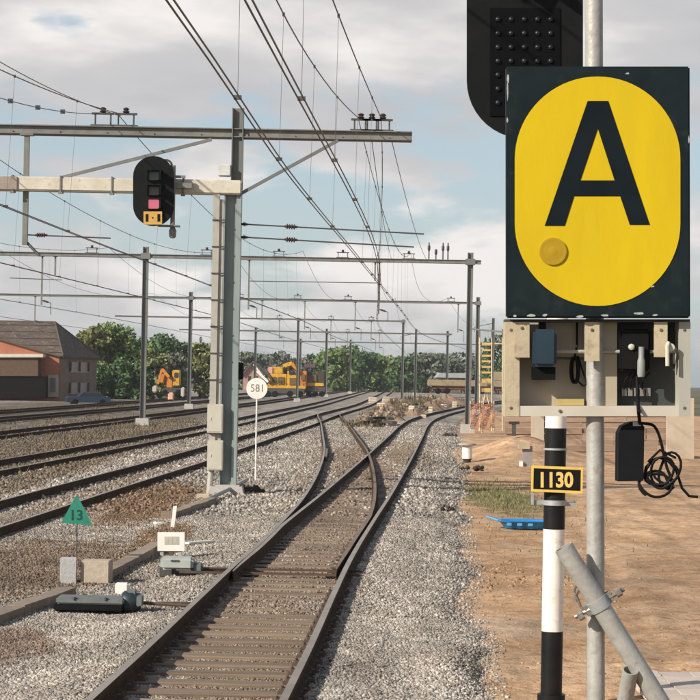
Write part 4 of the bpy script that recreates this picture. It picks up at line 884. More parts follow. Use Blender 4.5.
# white board on feet
p = onball(171, 558); Y = p.y
t = thing('white_board', p, 'small white board with a grey window standing behind the switch box', 'board')
b = MB(); b.rect(157.5, 532.5, 184.5, 551, Y, 0.1); b.build('board', m_white, t)
b = MB(); b.rect(164.5, 536.5, 179, 544.5, Y - 0.004, 0.01); gw = b.build('window', mat('window_grey', (0.40, 0.36, 0.29), (0.50, 0.46, 0.38), scale=30, rough=0.5), t)
b = MB()
for x in (166, 170, 174.2): b.slabpx([(x, 542.8), (x + 2.6, 542.8), (x + 2.6, 538.2), (x, 538.2)], Y - 0.006, 0.004)
b.build('window_mark', mat('mark_pale', (0.5, 0.46, 0.38), rough=0.6), gw)
b = MB(); b.rect(160, 551, 163.5, 560, Y + .02, 0.05); b.rect(178, 551, 181.5, 560, Y + .02, 0.05); b.build('leg', m_conc, t)
b = MB(); b.rect(169, 551.5, 173, 557, Y + .01, 0.06); b.build('stem', mat('rust_brown', (0.14, 0.08, 0.04), rough=0.9), t)
p = onball(170.5, 528); Y = p.y
b = MB(); b.slabpx([(170.2, 529), (174.0, 529), (177.0, 506), (173.2, 506)], Y, 0.05); o = b.build('white_peg', m_white, None, origin=p); tag(o, 'leaning white wooden peg just behind the white board', 'peg')
p = onball(158, 525); b = MB(); b.bevbox((p.x, p.y, -0.17), (0.13, 0.2, 0.05), 0.01, Matrix.Rotation(.4, 3, 'Z')); o = b.build('white_chip', m_white, None, origin=(p.x, p.y, -.2)); tag(o, 'small white slat lying left of the leaning peg', 'slat')
a, c = onball(187, 545), onball(211, 543); b = MB(); b.bar(a + Vector((0, 0, .03)), c + Vector((0, 0, .03)), 0.09, 0.03); o = b.build('white_plank', m_white, None, origin=a); tag(o, 'thin white plank lying on the stones right of the white board', 'plank')
# cable trough: stone segments laid end to end
m_tr = mat('trough_stone', (0.28, 0.22, 0.16), (0.21, 0.155, 0.11), scale=6, rough=0.95, bump=0.4, vary=0.15)
def trough(pts, label, seg=1.0, w=0.2, h=0.15, gapn=()):
    P = [onball(*q) for q in pts]; t = thing('cable_trough', P[0], label, 'cable trough', 'cable troughs')
    k = 0
    for i in range(len(P) - 1):
        d = P[i + 1] - P[i]; n = max(1, int(d.length / seg))
        for j in range(n):
            a = P[i] + d * (j / n); c = P[i] + d * ((j + 0.985) / n); k += 1
            if k in gapn: continue
            z = -0.15 + random.uniform(-.012, .012); b = MB(); b.bar((a.x, a.y, z), (c.x, c.y, z + random.uniform(-.01, .01)), w, h); b.build('lid_slab', m_tr, t)
trough([(-14, 628), (68, 597)], 'brown stone cable trough ending at the long point machine')
trough([(100, 581), (158, 551)], 'brown stone cable trough from the beige block to the white board')
trough([(166, 519), (212, 503)], 'dark cable trough behind the leaning white peg', h=0.13)
p0, p1, p2_ = onball(208, 503), onball(232, 493), onball(247, 486)
b = MB(); b.tube([p0 + Vector((0, 0, .08)), p1 + Vector((0, 0, .12)), p2_ + Vector((0, 0, .16))], 0.045, 10); o = b.build('drain_pipe', mat('pipe_grey', (0.33, 0.34, 0.31), (0.27, 0.27, 0.24), rough=0.6), None, True, origin=p0); tag(o, 'grey pipe lying across the foot of the green-grey mast', 'pipe')
# black lumps standing in for a dark hole, rubble and pale block at mast foot
def lump(name, px, py, w, h, m, label, cat, n=9, sd=1, group=None, k=1.0):
    p = gnd(px, py, -0.22); r9 = np.random.default_rng(sd)
    P = np.stack([p.x + np.clip(r9.normal(0, w * .26, n), -.5 * w, .5 * w), p.y + np.clip(r9.normal(0, w * .26, n), -.5 * w, .5 * w), -0.2 + np.abs(r9.normal(0, h * .3, n))], -1); s = r9.uniform(.12, .3, n) * w * k
    global rng; sv = rng; rng = r9; V, Fc = stones(P, s, ico()); rng = sv
    V -= np.array([p.x, p.y, -0.2]); o = link(name, fastmesh(name, V, Fc, m, 3), None, (p.x, p.y, -0.2)); return tag(o, label, cat, group)
m_nearblack = mat('near_black_brown', (0.035, 0.026, 0.022), (0.06, 0.04, 0.03), scale=8, rough=1)
lump('hole_lumps', 251, 493, 0.5, 0.16, m_nearblack, 'black lumps in place of a dark hole right of the mast foot', 'heap', 90, 4, None, .75)
lump('rubble', 190, 494, 0.34, 0.2, mat('rust_brown', (0.14, 0.08, 0.04)), 'rusty brown rubble left of the mast foot', 'rubble', 9, 5)
p = onball(203, 499); b = MB(); b.bevbox((p.x, p.y + .15, -0.15), (0.3, 0.25, 0.12), 0.02); o = b.build('stone_block', mat('block_tan', (0.50, 0.42, 0.30), rough=0.9), None, origin=(p.x, p.y + .15, -.2)); tag(o, 'tan stone block left of the gantry mast foot', 'block')
# round white sign
p = onball(256, 480); Y = p.y
t = thing('round_sign', p, 'round white sign with grey figures on a thin white post', 'sign')
b = MB(); b.tube([at(255.5, 481, Y), at(256.8, 399, Y)], 0.022, 8); b.build('post', m_white, t)
b = MB(); b.slabpx(disc(256.8, 388.5, 10.6), Y - 0.03, 0.012); pl = b.build('disc', m_white, t)
text('figures', '581', mat('figure_grey', (0.22, 0.20, 0.16), rough=0.6), pl, 256.8, 388, 7.5, Y - 0.033, wscale=0.9)
# stacks of old sleepers between the tracks ahead
m_old = mat('old_timber', (0.05, 0.04, 0.032), (0.09, 0.07, 0.055), scale=3, rough=0.95, vary=0.2)
p = gnd(380, 427, -0.2)
t = thing('timber_stack', p, 'dark pile of old sleepers between the diverging tracks', 'timber pile')
for k in range(9):
    a = Vector((p.x + (k % 3 - 1) * 0.62 + random.uniform(-.1, .1), p.y + random.uniform(-1.5, 4), -0.1 + (k // 3) * 0.17)); b = MB(); b.box(a, (0.26, 2.4, 0.15), Matrix.Rotation(random.uniform(-.5, .2), 3, 'Z')); b.build('timber', m_old, t)

# ------------------------------------------------------------------ right yard things
# blue plastic tray
p = gnd(520, 530, -0.26); Y = p.y
m_blue = mat('blue_plastic', (0.015, 0.17, 0.42), (0.02, 0.22, 0.50), scale=6, rough=0.35)
t = thing('blue_tray', p, 'flat bright blue plastic tray lying on the dirt left of the white post', 'tray')
b = MB(); cx = p.x + .1
prof = [(-0.52, 0.13), (-0.36, 0.0), (0.46, 0.0), (0.60, 0.12)]
out = []; inn = []
n = 20
def ring(rx, ry, z): return [Vector((cx + rx * math.copysign(abs(math.cos(q)) ** .55, math.cos(q)), Y + .4 + ry * math.copysign(abs(math.sin(q)) ** .55, math.sin(q)), z)) for q in np.linspace(0, 6.283, n, False)]
rs = [ring(.36, .25, -.25), ring(.45, .33, -.14), ring(.52, .38, -.11), ring(.52, .38, -.095), ring(.43, .31, -.11), ring(.35, .24, -.22)]
b.poly([q for r9 in rs for q in r9], [(i * n + k, i * n + (k + 1) % n, (i + 1) * n + (k + 1) % n, (i + 1) * n + k) for i in range(5) for k in range(n)] + [tuple(range(n - 1, -1, -1)), tuple(range(5 * n, 6 * n))]); b.build('basin', m_blue, t, True)
b = MB(); b.tube([Vector((cx - .50, Y + .2, -.10)), Vector((cx - .70, Y + .28, -.04)), Vector((cx - .70, Y + .5, -.04)), Vector((cx - .5, Y + .6, -.1))], .02, 8); b.build('handle', mat('blue_pale', (0.12, 0.34, 0.55), rough=0.4), t, True)
b = MB()
for s in (-.3, -.1, .1): b.bevbox((cx + s, Y + .06, -.16), (.10, .03, .06), .008)
b.build('rib', mat('blue_pale', (0.12, 0.34, 0.55)), t)
# white cable pillar with flat cap
p = gnd(467, 462.5, -0.25)
t = thing('cable_pillar', p, 'short white pillar with a flat grey cap beside the right-hand stone bed', 'pillar')
MB().lathe((p.x, p.y, -.3), (0, 0, 1), [(0, .13), (.13, .13), (.16, .165), (.18, .18)], 16).build('foot', m_nearblack, t, True)
MB().lathe((p.x, p.y, -.12), (0, 0, 1), [(0, .17), (.42, .17), (.44, .15)], 16).build('body', m_white, t, True)
MB().lathe((p.x, p.y, .32), (0, 0, 1), [(0, .16), (.02, .31), (.07, .31), (.09, .26)], 18).build('cap', mat('cap_stone', (0.40, 0.35, 0.29), rough=0.8), t, True)
for px, py, w, sd, lab in ((447, 437, .75, 11, 'dark scrap lump on the stones near the distant bend'), (461, 470, .22, 12, 'small dark lump left below the white pillar'), (475, 471, .45, 13, 'dark curved scrap right below the white pillar'), (450, 512, .3, 14, 'dark clod at the edge of the stones beside the yard'), (454, 437, .4, 15, 'brown scrap next to the dark lump near the bend')):
    lump('scrap_lump', px, py, w, .15, m_nearblack, lab, 'scrap', 8, sd, 'scrap along the bed')
# low plank wall with cream posts
YW = 79.0
m_pl = mat('plank_pink', (0.33, 0.23, 0.16), (0.26, 0.175, 0.12), scale=2.0, rough=0.9, vary=0.22, stretch=(.3, 1, 4), c3=(0.38, 0.28, 0.20))
t = thing('plank_wall', at(590, 456, YW), 'low wall of brown planks between cream posts behind the sign', 'wall')
yt = 416
while yt < 458:
    x = 505
    while x < 694:
        x2 = x + random.choice([32, 45, 60]); b = MB(); b.rect(x, yt, min(x2, 694) - .5, yt + 5.4, YW + random.uniform(-.05, .05), .1); b.build('plank', m_pl, t); x = x2
    yt += 6.0
for (x0, x1, y1) in ((531.5, 544, 458), (667, 694, 506)):
    b = MB(); b.rect(x0, 398, x1, y1, YW - .35, .26); b.build('post', mat('post_cream', (0.50, 0.41, 0.31), (0.42, 0.34, 0.25), scale=2, rough=0.8), t)
b = MB(); b.rect(505, 413.6, 694, 416, YW - .08, .3); b.build('coping', mat('coping_dark', (0.16, 0.10, 0.08), rough=0.9), t)
p = gnd(523, 466, -.05); Y = p.y
t = thing('junction_cabinet', p, 'small grey cabinet with pale lid on the dirt mound left of the white post', 'cabinet')
b = MB(); b.rect(523, 446, 532.5, 466.5, Y, .3); b.build('case', mat('cabinet_grey', (0.30, 0.26, 0.24), (0.25, 0.21, 0.19), rough=0.7), t)
b = MB(); b.rect(519, 444.5, 530, 449, Y - .1, .3); b.build('lid', mat('lid_tan', (0.45, 0.36, 0.24), rough=0.8), t)
b = MB(); b.rect(519.5, 461.5, 523, 466.5, Y - .1, .15); b.build('foot', m_white, t)
t = thing('lineside_marker', at(514, 436, YW - 2), 'small dark T-shaped marker in front of the plank wall', 'marker')
b = MB(); b.rect(512, 424, 516, 436, YW - 2, .1); b.build('stem', m_dkst, t); b = MB(); b.rect(509, 421.5, 519.5, 424.2, YW - 2.02, .16); b.build('cap', m_nearblack, t)
# yellow ladder tower with red netting
YL_ = 118.0
m_oy = mat('tower_yellow', (0.58, 0.39, 0.15), (0.50, 0.32, 0.11), scale=3, rough=0.55); m_py = mat('tower_pale', (0.68, 0.56, 0.34), rough=0.6)
t = thing('ladder_tower', gnd(486, 428, -.25), 'yellow ladder tower with pale uprights right of the far portal mast', 'ladder tower')
Y = YL_
for px in (479.7, 491.8, 502.5): b = MB(); a, c = at(px, 431, Y), at(px, 329, Y); b.tube([a, c], .035, 8); b.build('upright', m_py, t)
b = MB(); b.tube([at(471.5, 329, Y), at(503, 332, Y)], .05, 8); b.build('top_bar', m_white, t)
b = MB(); b.tube([at(478, 343, Y + .1), at(505, 344, Y + .1)], .03, 8); b.build('rail_bar', m_py, t)
for k in range(6):
    y0 = 343.5 + k * 5.6; b = MB(); b.rect(481, y0, 490.6, y0 + 2.0, Y + .05, .08); b.build('rung', m_oy, t)
for k in range(5):
    y0 = 378.5 + k * 9.5; b = MB(); b.rect(481, y0, 490.6, y0 + (1.8 if k > 1 else 4.0), Y + .05, .08); b.build('rung', m_oy, t)
b = MB(); b.tube([at(487, 394, Y), at(494, 431, Y)], .03, 6); b.tube([at(485, 394, Y), at(479, 431, Y)], .03, 6); b.build('strut', m_py, t)
m_net = mat('red_netting', (0.44, 0.15, 0.09), (0.38, 0.17, 0.11), scale=5, rough=0.6)
t = thing('barrier_netting', gnd(482, 424, -.2), 'bunched red barrier netting at the foot of the yellow ladder tower', 'netting')
Y = 112.0; b = MB()
gx, gy = 18, 15
P = [[at(470.5 + 23.5 * i / gx + random.uniform(-.25, .25), 404 + 24 * j / gy + .9 * math.sin(i * .7) + random.uniform(-.2, .2), Y + .12 * math.sin(i * .8 + j * .4)) for j in range(gy + 1)] for i in range(gx + 1)]
for i in range(gx + 1):
    for j in range(gy):
        b.bar(P[i][j], P[i][j + 1], .012, .022)
for j in range(gy + 1):
    for i in range(gx): b.bar(P[i][j], P[i + 1][j], .012, .03)
b.build('net', m_net, t)
for px in (470.5, 482, 494): b = MB(); b.tube([at(px, 433, Y + .2), at(px, 401, Y + .2)], .03, 6); b.build('stake', m_py, t)
# paving stones at the lower right corner
m_pav = mat('paving_concrete', (0.55, 0.46, 0.38), (0.48, 0.39, 0.32), scale=7, rough=0.9, bump=0.2, vary=0.08)
pv = bpy.data.objects.new('paving', None); col.objects.link(pv); pv.location = (3.3, 19.4, -.2); ORG['paving'] = Vector((3.3, 19.4, -.2)); pv['kind'] = 'structure'
for i in range(6):
    for j in range(6):
        b = MB(); b.box((2.80 + i * .305, 20.1 - j * .305, -0.205 + random.uniform(-.008, .008)), (.297, .297, .06), Matrix.Rotation(random.uniform(-.01, .01), 3, 'Z')); b.build('paving_slab', m_pav, pv)

# ------------------------------------------------------------------ far things
def boxpart(t, name, x0, y0, x1, y1, Y, d, m, parent=None):
    b = MB(); b.rect(x0, y0, x1, y1, Y, d); return b.build(name, m, parent or t)
m_brick = mat('shed_brick', (0.40, 0.155, 0.09), (0.32, 0.12, 0.07), scale=1.2, rough=0.9, c3=(0.30, 0.12, 0.08))
m_roof = mat('shed_roof_tile', (0.11, 0.08, 0.06), (0.065, 0.05, 0.042), scale=0.9, rough=0.9, stretch=(1, 1, 1.6), c3=(0.19, 0.15, 0.105))
m_shade_wall = mat('shed_shaded_wall', (0.22, 0.16, 0.115), (0.17, 0.12, 0.09), scale=1, rough=0.9)  # the side wall's shade is put into this darker, greyer colour
YS_ = 205.0
t = thing('brick_shed', gnd(55, 398, -.3), 'orange brick goods shed with a brown tiled hip roof at far left', 'building')
def W(px, py, dy=0): return at(px, py, YS_ + dy)
def Wz(px, z, dy=0):
    p = at(px, 380, YS_); return Vector((p.x, YS_ + dy, z))
ez = W(60, 356).z; rz = W(48, 321).z
b = MB(); # main hall walls
x0 = W(-90, 380).x; x1 = W(60, 380).x; x2 = x1 + 2.3
b.poly([(x0, YS_, -.4), (x1, YS_, -.4), (x1, YS_, ez), (x0, YS_, ez)], [(0, 1, 2, 3)]); b.poly([(x0, YS_ + 10, -.4), (x0, YS_ + 10, ez), (x2, YS_ + 10, ez), (x2, YS_ + 10, -.4), (x0, YS_, -.4), (x0, YS_, ez)], [(0, 1, 2, 3), (4, 5, 1, 0)]); b.build('wall', m_brick, t)
b = MB(); b.poly([(x1, YS_, -.4), (x2, YS_ + 10, -.4), (x2, YS_ + 10, ez), (x1, YS_, ez)], [(0, 1, 2, 3)]); gw = b.build('wall', m_shade_wall, t)
# half gable in front of the eaves
b = MB(); b.slab([W(-60, 376, -.3), W(59, 377, -.3), W(59.5, 356, -.3), W(-2, 339, -.3), W(-60, 323, -.3)], .28); b.build('gable_wall', m_brick, t)
rx = W(48, 321).x
rf = MB(); rf.poly([(x0, YS_ - .25, ez), (x1 + .3, YS_ - .25, ez), (rx, YS_ + 5, rz), (x0, YS_ + 5, rz), (x2 + .4, YS_ + 10.3, ez), (x0, YS_ + 10.3, ez)], [(0, 1, 2, 3), (1, 4, 2), (4, 5, 3, 2)])
rf.poly([(x0, YS_ - .25, ez - .15), (x1 + .3, YS_ - .25, ez - .15), (x2 + .4, YS_ + 10.3, ez - .15), (x1 + .3, YS_ - .25, ez), (x2 + .4, YS_ + 10.3, ez), (x0, YS_ - .25, ez)], [(0, 5, 3, 1), (1, 3, 4, 2)])
ro = rf.build('roof', m_roof, t)
b = MB(); b.bar(W(-60, 322, -.4), W(60.5, 356.5, -.4), .5, .14); b.build('verge', mat('verge_dark', (0.10, 0.08, 0.06), rough=0.9), ro)
b = MB(); b.tube([(x0, YS_ + 5, rz), (rx, YS_ + 5, rz), (x2 + .4, YS_ + 10.3, ez)], .11, 6); b.tube([(rx, YS_ + 5, rz), (x1 + .3, YS_ - .25, ez)], .11, 6); b.build('ridge', mat('verge_dark', (0.1, 0.08, 0.06)), ro)
for q in range(5):       # courses of the tiled roof stand proud as thin battens of tile
    s = (q + .5) / 5; b = MB(); za = ez + (rz - ez) * s; ya = YS_ - .25 + 5.25 * s; xr_ = x1 + .3 + (rx - x1 - .3) * s; b.bar((x0, ya - .03, za + .03), (xr_, ya - .03, za + .03), .1, .05); b.build('tile_course', m_roof, ro)
for f0, f1, za, zb in ((.25, .75, 2.7, 3.6), (.25, .75, .6, 1.6)):
    b = MB(); q = lambda f, z: Vector((x1 + (x2 - x1) * f + .05, YS_ + 10 * f - .02, z)); b.poly([q(f0, za), q(f1, za), q(f1, zb), q(f0, zb)], [(0, 1, 2, 3)]); b.poly([q(f0, za) + Vector((.06, -.02, 0)), q(f1, za) + Vector((.06, -.02, 0)), q(f1, za - .12) + Vector((.06, -.02, 0)), q(f0, za - .12) + Vector((.06, -.02, 0))], [(0, 1, 2, 3)]); b.build('window', mat('pale_pane', (0.27, 0.24, 0.21), rough=0.4), gw)
    for fm in (f0, (f0 + f1) / 2, f1): b = MB(); b.box(q(fm, (za + zb) / 2) + Vector((.08, -.03, 0)), (.12, .25, zb - za)); b.build('mullion', mat('verge_dark', (0.1, 0.08, 0.06)), gw)
# lean-to annex
an = boxpart(t, 'annex_wall', -40, 357.5, 38, 376, YS_ - 2.2, 1.9, mat('annex_brown', (0.13, 0.085, 0.055), (0.10, 0.065, 0.045), rough=0.95, spec=.1))
boxpart(t, 'annex_fascia', -40, 354, 43, 357.3, YS_ - 2.5, 2.2, m_cream, an)
boxpart(t, 'dark_opening', -40, 376.2, 45.5, 398, YS_ - 2.0, 1.5, mat('opening_black', (0.008, 0.007, 0.006), (0.012, 0.01, 0.009), rough=0.95, spec=.03))  # solid black block stands in for the shade inside the open annex front
dr = boxpart(t, 'door', 48, 375, 58, 397, YS_ - .5, .45, mat('door_grey', (0.36, 0.32, 0.27), rough=0.8)); boxpart(t, 'door_panel', 50.5, 378, 55.5, 392, YS_ - .55, .04, mat('door_dark', (0.12, 0.12, 0.12), rough=0.5), dr)
# parked blue car in front of the shed
def car(p, L, heading, m, label):
    t = thing('parked_car', p, label, 'car'); Rz = Matrix.Rotation(heading, 3, 'Z'); O = Vector(p)
    def tr(b): 
        b.v = [tuple(O + Rz @ Vector(q)) for q in b.v]; return b
    b = MB(); prof = [(-.5, .25), (-.5, .62), (-.46, .72), (-.24, .78), (-.12, 1.16), (.22, 1.2), (.36, .82), (.48, .72), (.5, .6), (.5, .25)]
    for s in (1,):
        n = len(prof); vs = [(x * L, -.78, z) for x, z in prof] + [(x * L, .78, z) for x, z in prof]; b.poly(vs, [tuple(range(n)), tuple(range(2 * n - 1, n - 1, -1))] + [(i, i + n, (i + 1) % n + n, (i + 1) % n) for i in range(n)])
    tr(b).build('body', m, t)
    for s in (-1, 1):
        b = MB(); b.poly([(-.21 * L, s * .795, .80), (.32 * L, s * .795, .84), (.2 * L, s * .795, 1.12), (-.10 * L, s * .795, 1.1)], [(0, 1, 2, 3) if s < 0 else (3, 2, 1, 0)]); tr(b).build('window', mat('car_glass', (0.03, 0.035, 0.04), rough=0.1), t)
        for x in (-.31, .31): b = MB(); b.lathe((x * L, s * .70, .28), (0, s, 0), [(0, .28), (.1, .28), (.11, .2)], 14); tr(b).build('wheel', m_black, t)
car(Vector((at(88, 392, 190).x, 190, -.3)), 3.9, .25, mat('car_blue', (0.015, 0.035, 0.06), (0.02, 0.045, 0.075), rough=0.3, coat=.5), 'small dark blue car parked right of the brick shed')
# trees
m_leaf = [mat('leaf_mid', (0.11, 0.17, 0.045), (0.16, 0.205, 0.065), scale=.5, rough=0.8, island=0.45, spec=.2), mat('leaf_dark', (0.06, 0.11, 0.04), (0.09, 0.14, 0.05), scale=.5, rough=0.8, island=0.45, spec=.2), mat('leaf_olive', (0.18, 0.20, 0.07), (0.23, 0.23, 0.095), scale=.5, rough=0.8, island=0.4, spec=.2), mat('leaf_grey', (0.15, 0.16, 0.115), (0.12, 0.13, 0.09), scale=.4, rough=0.9, island=0.35, spec=.2)]  # on the distant trees the grey leaf tone carries painted haze
m_bark = mat('bark', (0.09, 0.07, 0.05), (0.06, 0.045, 0.035), scale=4, rough=0.95)
def tree(px, topy, Y, wpx, mi, label, group, leaf=.26, n=2600, sd=0, basez=-.4, low=.12):
    r9 = np.random.default_rng(sd + int(px)); p = at(px, 380, Y); zt = at(px, topy, Y).z; H = zt - basez; W_ = wpx / FPX * Y / 2
    t = thing('broadleaf_tree', (p.x, Y, basez), label, 'tree', group)
    b = MB(); top = Vector((p.x + r9.normal(0, .2), Y, basez + H * .7)); b.tube([(p.x, Y, basez), (p.x + .1, Y, basez + H * .3), top], .035 * H * .5 + .08, 7, r2=.05)
    for k in range(6):
        a = r9.uniform(0, 6.28); z0 = basez + H * r9.uniform(.25, .6); b.tube([(p.x, Y, z0), (p.x + math.cos(a) * W_ * .35, Y + math.sin(a) * W_ * .35, z0 + H * .12), (p.x + math.cos(a) * W_ * .7, Y + math.sin(a) * W_ * .7, z0 + H * .25)], .07, 5, r2=.02)
    b.build('trunk', m_bark, t)
    nl = 34; LC = []; 
    for k in range(nl):
        a = r9.uniform(0, 6.28); zz_ = low + (1 - low) * r9.uniform(0.05, .93); env = math.sin(math.pi * min(1, (zz_ - low * .6) / (1.05 - low * .6)) ** .8) ** .6; rr = W_ * env * math.sqrt(r9.uniform(.05, .8))
        LC.append((p.x + math.cos(a) * rr, Y + math.sin(a) * rr, basez + H * zz_, W_ * r9.uniform(.22, .42), ))
    LC = np.array(LC); which = r9.integers(0, nl, n); d = r9.normal(size=(n, 3)); d /= np.linalg.norm(d, axis=1)[:, None]; rad = r9.uniform(.55, 1.08, n)[:, None]
    C = LC[which, :3] + d * rad * LC[which, 3][:, None] * np.array([1, 1, .8]); C[:, 2] = np.clip(C[:, 2], basez + .1, zt + .15)
    u_ = r9.normal(size=(n, 3)); u_ /= np.linalg.norm(u_, axis=1)[:, None]; v_ = np.cross(u_, d + r9.normal(0, .5, (n, 3))); v_ /= np.linalg.norm(v_, axis=1)[:, None] + 1e-9
    s = (leaf * r9.uniform(.6, 1.3, n))[:, None]
    V = np.stack([C - u_ * s, C - v_ * s * .55, C + u_ * s, C + v_ * s * .55], 1).reshape(-1, 3) - np.array([p.x, Y, basez])
    o = link('crown', fastmesh('crown', V, np.arange(n * 4).reshape(-1, 4), m_leaf[mi], 4), t); return t
gr = 'trees beside the brick shed'
tree(94, 327, 240, 44, 2, 'bright olive-green tree next to the brick shed roof', gr, n=5200)
tree(110, 324, 243, 56, 0, 'tall mid-green tree behind the bright one by the shed', gr, n=6500)
tree(131, 331, 250, 52, 0, 'green tree behind the near grey yard mast', gr, n=5600)
tree(166, 336, 262, 64, 1, 'dark broad tree right of the near grey yard mast', gr, n=5600)
tree(153, 350, 236, 36, 2, 'low olive bush in front of the dark tree', gr, n=3000, low=.05)
tree(174, 351, 240, 34, 3, 'pale grey-green bush behind the orange digger', gr, n=3000, low=.05)
tree(200, 344, 255, 42, 2, 'olive tree half hidden behind the gantry mast duct', gr, n=3400)
tree(92, 364, 228, 40, 1, 'dark low hedge tree behind the blue car', gr, n=2600, low=.02)
tree(126, 362, 230, 50, 1, 'dark low shrub behind the yard mast foot', gr, n=3200, low=.02)
names = ['first', 'second', 'third', 'fourth', 'fifth', 'sixth', 'seventh', 'eighth', 'ninth', 'tenth', 'eleventh', 'twelfth', 'thirteenth', 'fourteenth']
far = [(248, 350, 30, 3), (268, 348, 34, 3), (293, 352, 36, 3), (318, 351, 30, 1), (336, 346, 30, 0), (352, 343, 34, 1), (370, 350, 32, 0), (388, 353, 30, 2), (404, 352, 26, 1), (422, 350, 34, 3), (444, 351, 34, 3), (462, 350, 30, 3), (498, 337, 34, 1), (521, 345, 36, 1)]
for k, (px, ty, w, mi) in enumerate(far):
    tree(px, ty + 4 if px < 480 else ty, 430 + 17 * ((k * 5) % 4), w * 1.6, mi, names[k] + ' tree from the left in the distant tree line', 'distant tree line', leaf=.5, n=2600, sd=50, low=.03)
# small orange digger by the olive bush, yellow rail crane, dark wagon
m_my = mat('machine_yellow', (0.66, 0.37, 0.03), (0.52, 0.27, 0.025), scale=1.5, rough=0.5, c3=(0.30, 0.16, 0.04)); m_mo = mat('machine_orange', (0.60, 0.23, 0.03), (0.48, 0.17, 0.03), rough=0.5, c3=(0.28, 0.11, 0.03)); m_gl = mat('cab_glass', (0.05, 0.06, 0.06), rough=0.12)
def machine(name, label, Y, parts, boom=None, wheels=()):
    xs_ = [q[1] for q in parts]; t = thing(name, gnd(sum(xs_) / len(xs_), 398, -.3).xyz * 0 + Vector((at(sum(xs_) / len(xs_), 390, Y).x, Y, -.3)), label, 'machine')
    for (nm, x0, y0, x1, y1, dy, d, m) in parts:
        b = MB(); a, c = at(x0, y1, Y + dy), at(x1, y0, Y + dy); b.bevbox(((a.x + c.x) / 2, Y + dy + d / 2, (a.z + c.z) / 2), (c.x - a.x, d, c.z - a.z), min(.08, abs(c.z - a.z) * .2, (c.x - a.x) * .2)); b.build(nm, m, t)
    for (px, py, rp) in wheels:
        c = at(px, py, Y); b = MB(); b.lathe((c.x, Y - .05, c.z), (0, 1, 0), [(0, rp * .6 / FPX * Y), (.02, rp / FPX * Y), (.3, rp / FPX * Y)], 14); b.build('wheel', m_black, t)
    for (x0, y0, x1, y1, w, m) in boom or ():
        b = MB(); a, c = at(x0, y0, Y - .2), at(x1, y1, Y - .2); b.bar(a, c, .35, w); b.build('boom', m, t)
    return t
machine('rail_crane', 'yellow rail crane with a slanting boom standing on the far tracks', 285,
        [('chassis', 263, 388, 305, 393.5, 0, 2.2, m_dkst), ('hood', 268, 374, 287, 388, .2, 1.9, m_my), ('cab', 287, 364, 299, 387, .1, 2.0, m_my), ('window', 289, 367, 297, 375, .06, .1, m_gl), ('counterweight', 299, 371, 307, 388, .3, 1.6, m_mo), ('turret', 273, 367, 283, 374, .5, 1.2, m_my), ('beacon', 268, 367, 273, 374, .4, .6, mat('beacon_pink', (0.7, 0.35, 0.28), rough=0.5)), ('deck', 262, 386, 306, 388.5, -.05, 2.3, m_my)],
        [(272, 380, 255, 361, .22, m_dkst), (268, 382, 257, 371, .3, m_white), (283, 366, 292, 363, .5, m_my), (292, 363, 297, 372, .4, m_mo)], [(268, 394, 3.2), (275, 394, 3.2), (290, 394, 3.2), (300, 394, 3.2)])
tc_ = [o for o in bpy.data.objects if o.name == 'rail_crane'][0]
for px in (264, 268, 272, 276, 280, 284, 300, 303, 306): b = MB(); b.tube([at(px, 386, 284.9), at(px, 381, 284.9)], .035, 6); b.build('rail_post', m_dkst, tc_)
for (xa, xb) in ((264, 284), (300, 306)): b = MB(); b.tube([at(xa, 381, 284.9), at(xb, 381, 284.9)], .035, 6); b.build('handrail', m_dkst, tc_)
for (x0, y0, x1, y1) in ((270, 377, 276, 384), (278, 377, 284, 384), (301, 374, 305, 380), (289.5, 378, 296, 385)): b = MB(); b.rect(x0, y0, x1, y1, 285.05 if x0 < 288 or x0 > 299 else 284.96, .12); b.build('grille', mat('grille_dark', (0.10, 0.06, 0.02), (0.2, 0.11, 0.03), scale=3, rough=.8), tc_)
b = MB(); b.tube([at(279, 367, 285.8), at(279, 361, 285.8)], .09, 8); b.build('exhaust', m_dkst, tc_)
b = MB(); b.tube([at(284, 367, 284.6), at(287, 371, 284.6), at(293, 368, 284.6), at(296, 371, 284.6)], .06, 6); b.build('hose', m_black, tc_)
machine('works_wagon', 'dark brown works wagon coupled right of the yellow crane', 286,
        [('frame', 305, 387, 326, 392, 0, 2.2, m_dkst), ('body', 306, 375, 317, 387, .1, 2.0, mat('wagon_brown', (0.16, 0.10, 0.05), (0.10, 0.06, 0.04), rough=0.8)), ('bunker', 317, 371, 325, 387, .2, 1.8, mat('wagon_dark', (0.06, 0.05, 0.035), rough=0.8)), ('stripe', 307, 383, 324, 386, .05, .1, m_my), ('roof', 304, 364, 316, 368, .2, 1.8, mat('wagon_plum', (0.12, 0.08, 0.08), rough=0.8)), ('stanchion', 308, 368, 310, 376, .4, .3, m_dkst), ('stanchion', 313, 368, 314.5, 376, .4, .3, m_dkst)],
        None, [(309, 394, 3), (315, 394, 3), (322, 394, 3)])
machine('small_digger', 'small orange and yellow digger before the olive bushes left of the gantry mast', 225,
        [('undercarriage', 162, 388, 181, 393, 0, 1.6, m_dkst), ('body', 166, 377, 173, 388, .1, 1.4, m_mo), ('cab', 172, 370, 180, 386, .1, 1.4, m_my), ('window', 174, 372.5, 178.5, 378, .05, .1, m_gl), ('counterweight', 160, 374, 166, 383, .3, 1.2, m_mo)],
        [(169, 377, 162, 369, .3, m_mo), (162, 369, 158, 384, .22, m_mo)], [(165, 392, 2.6), (178, 392, 2.6)])
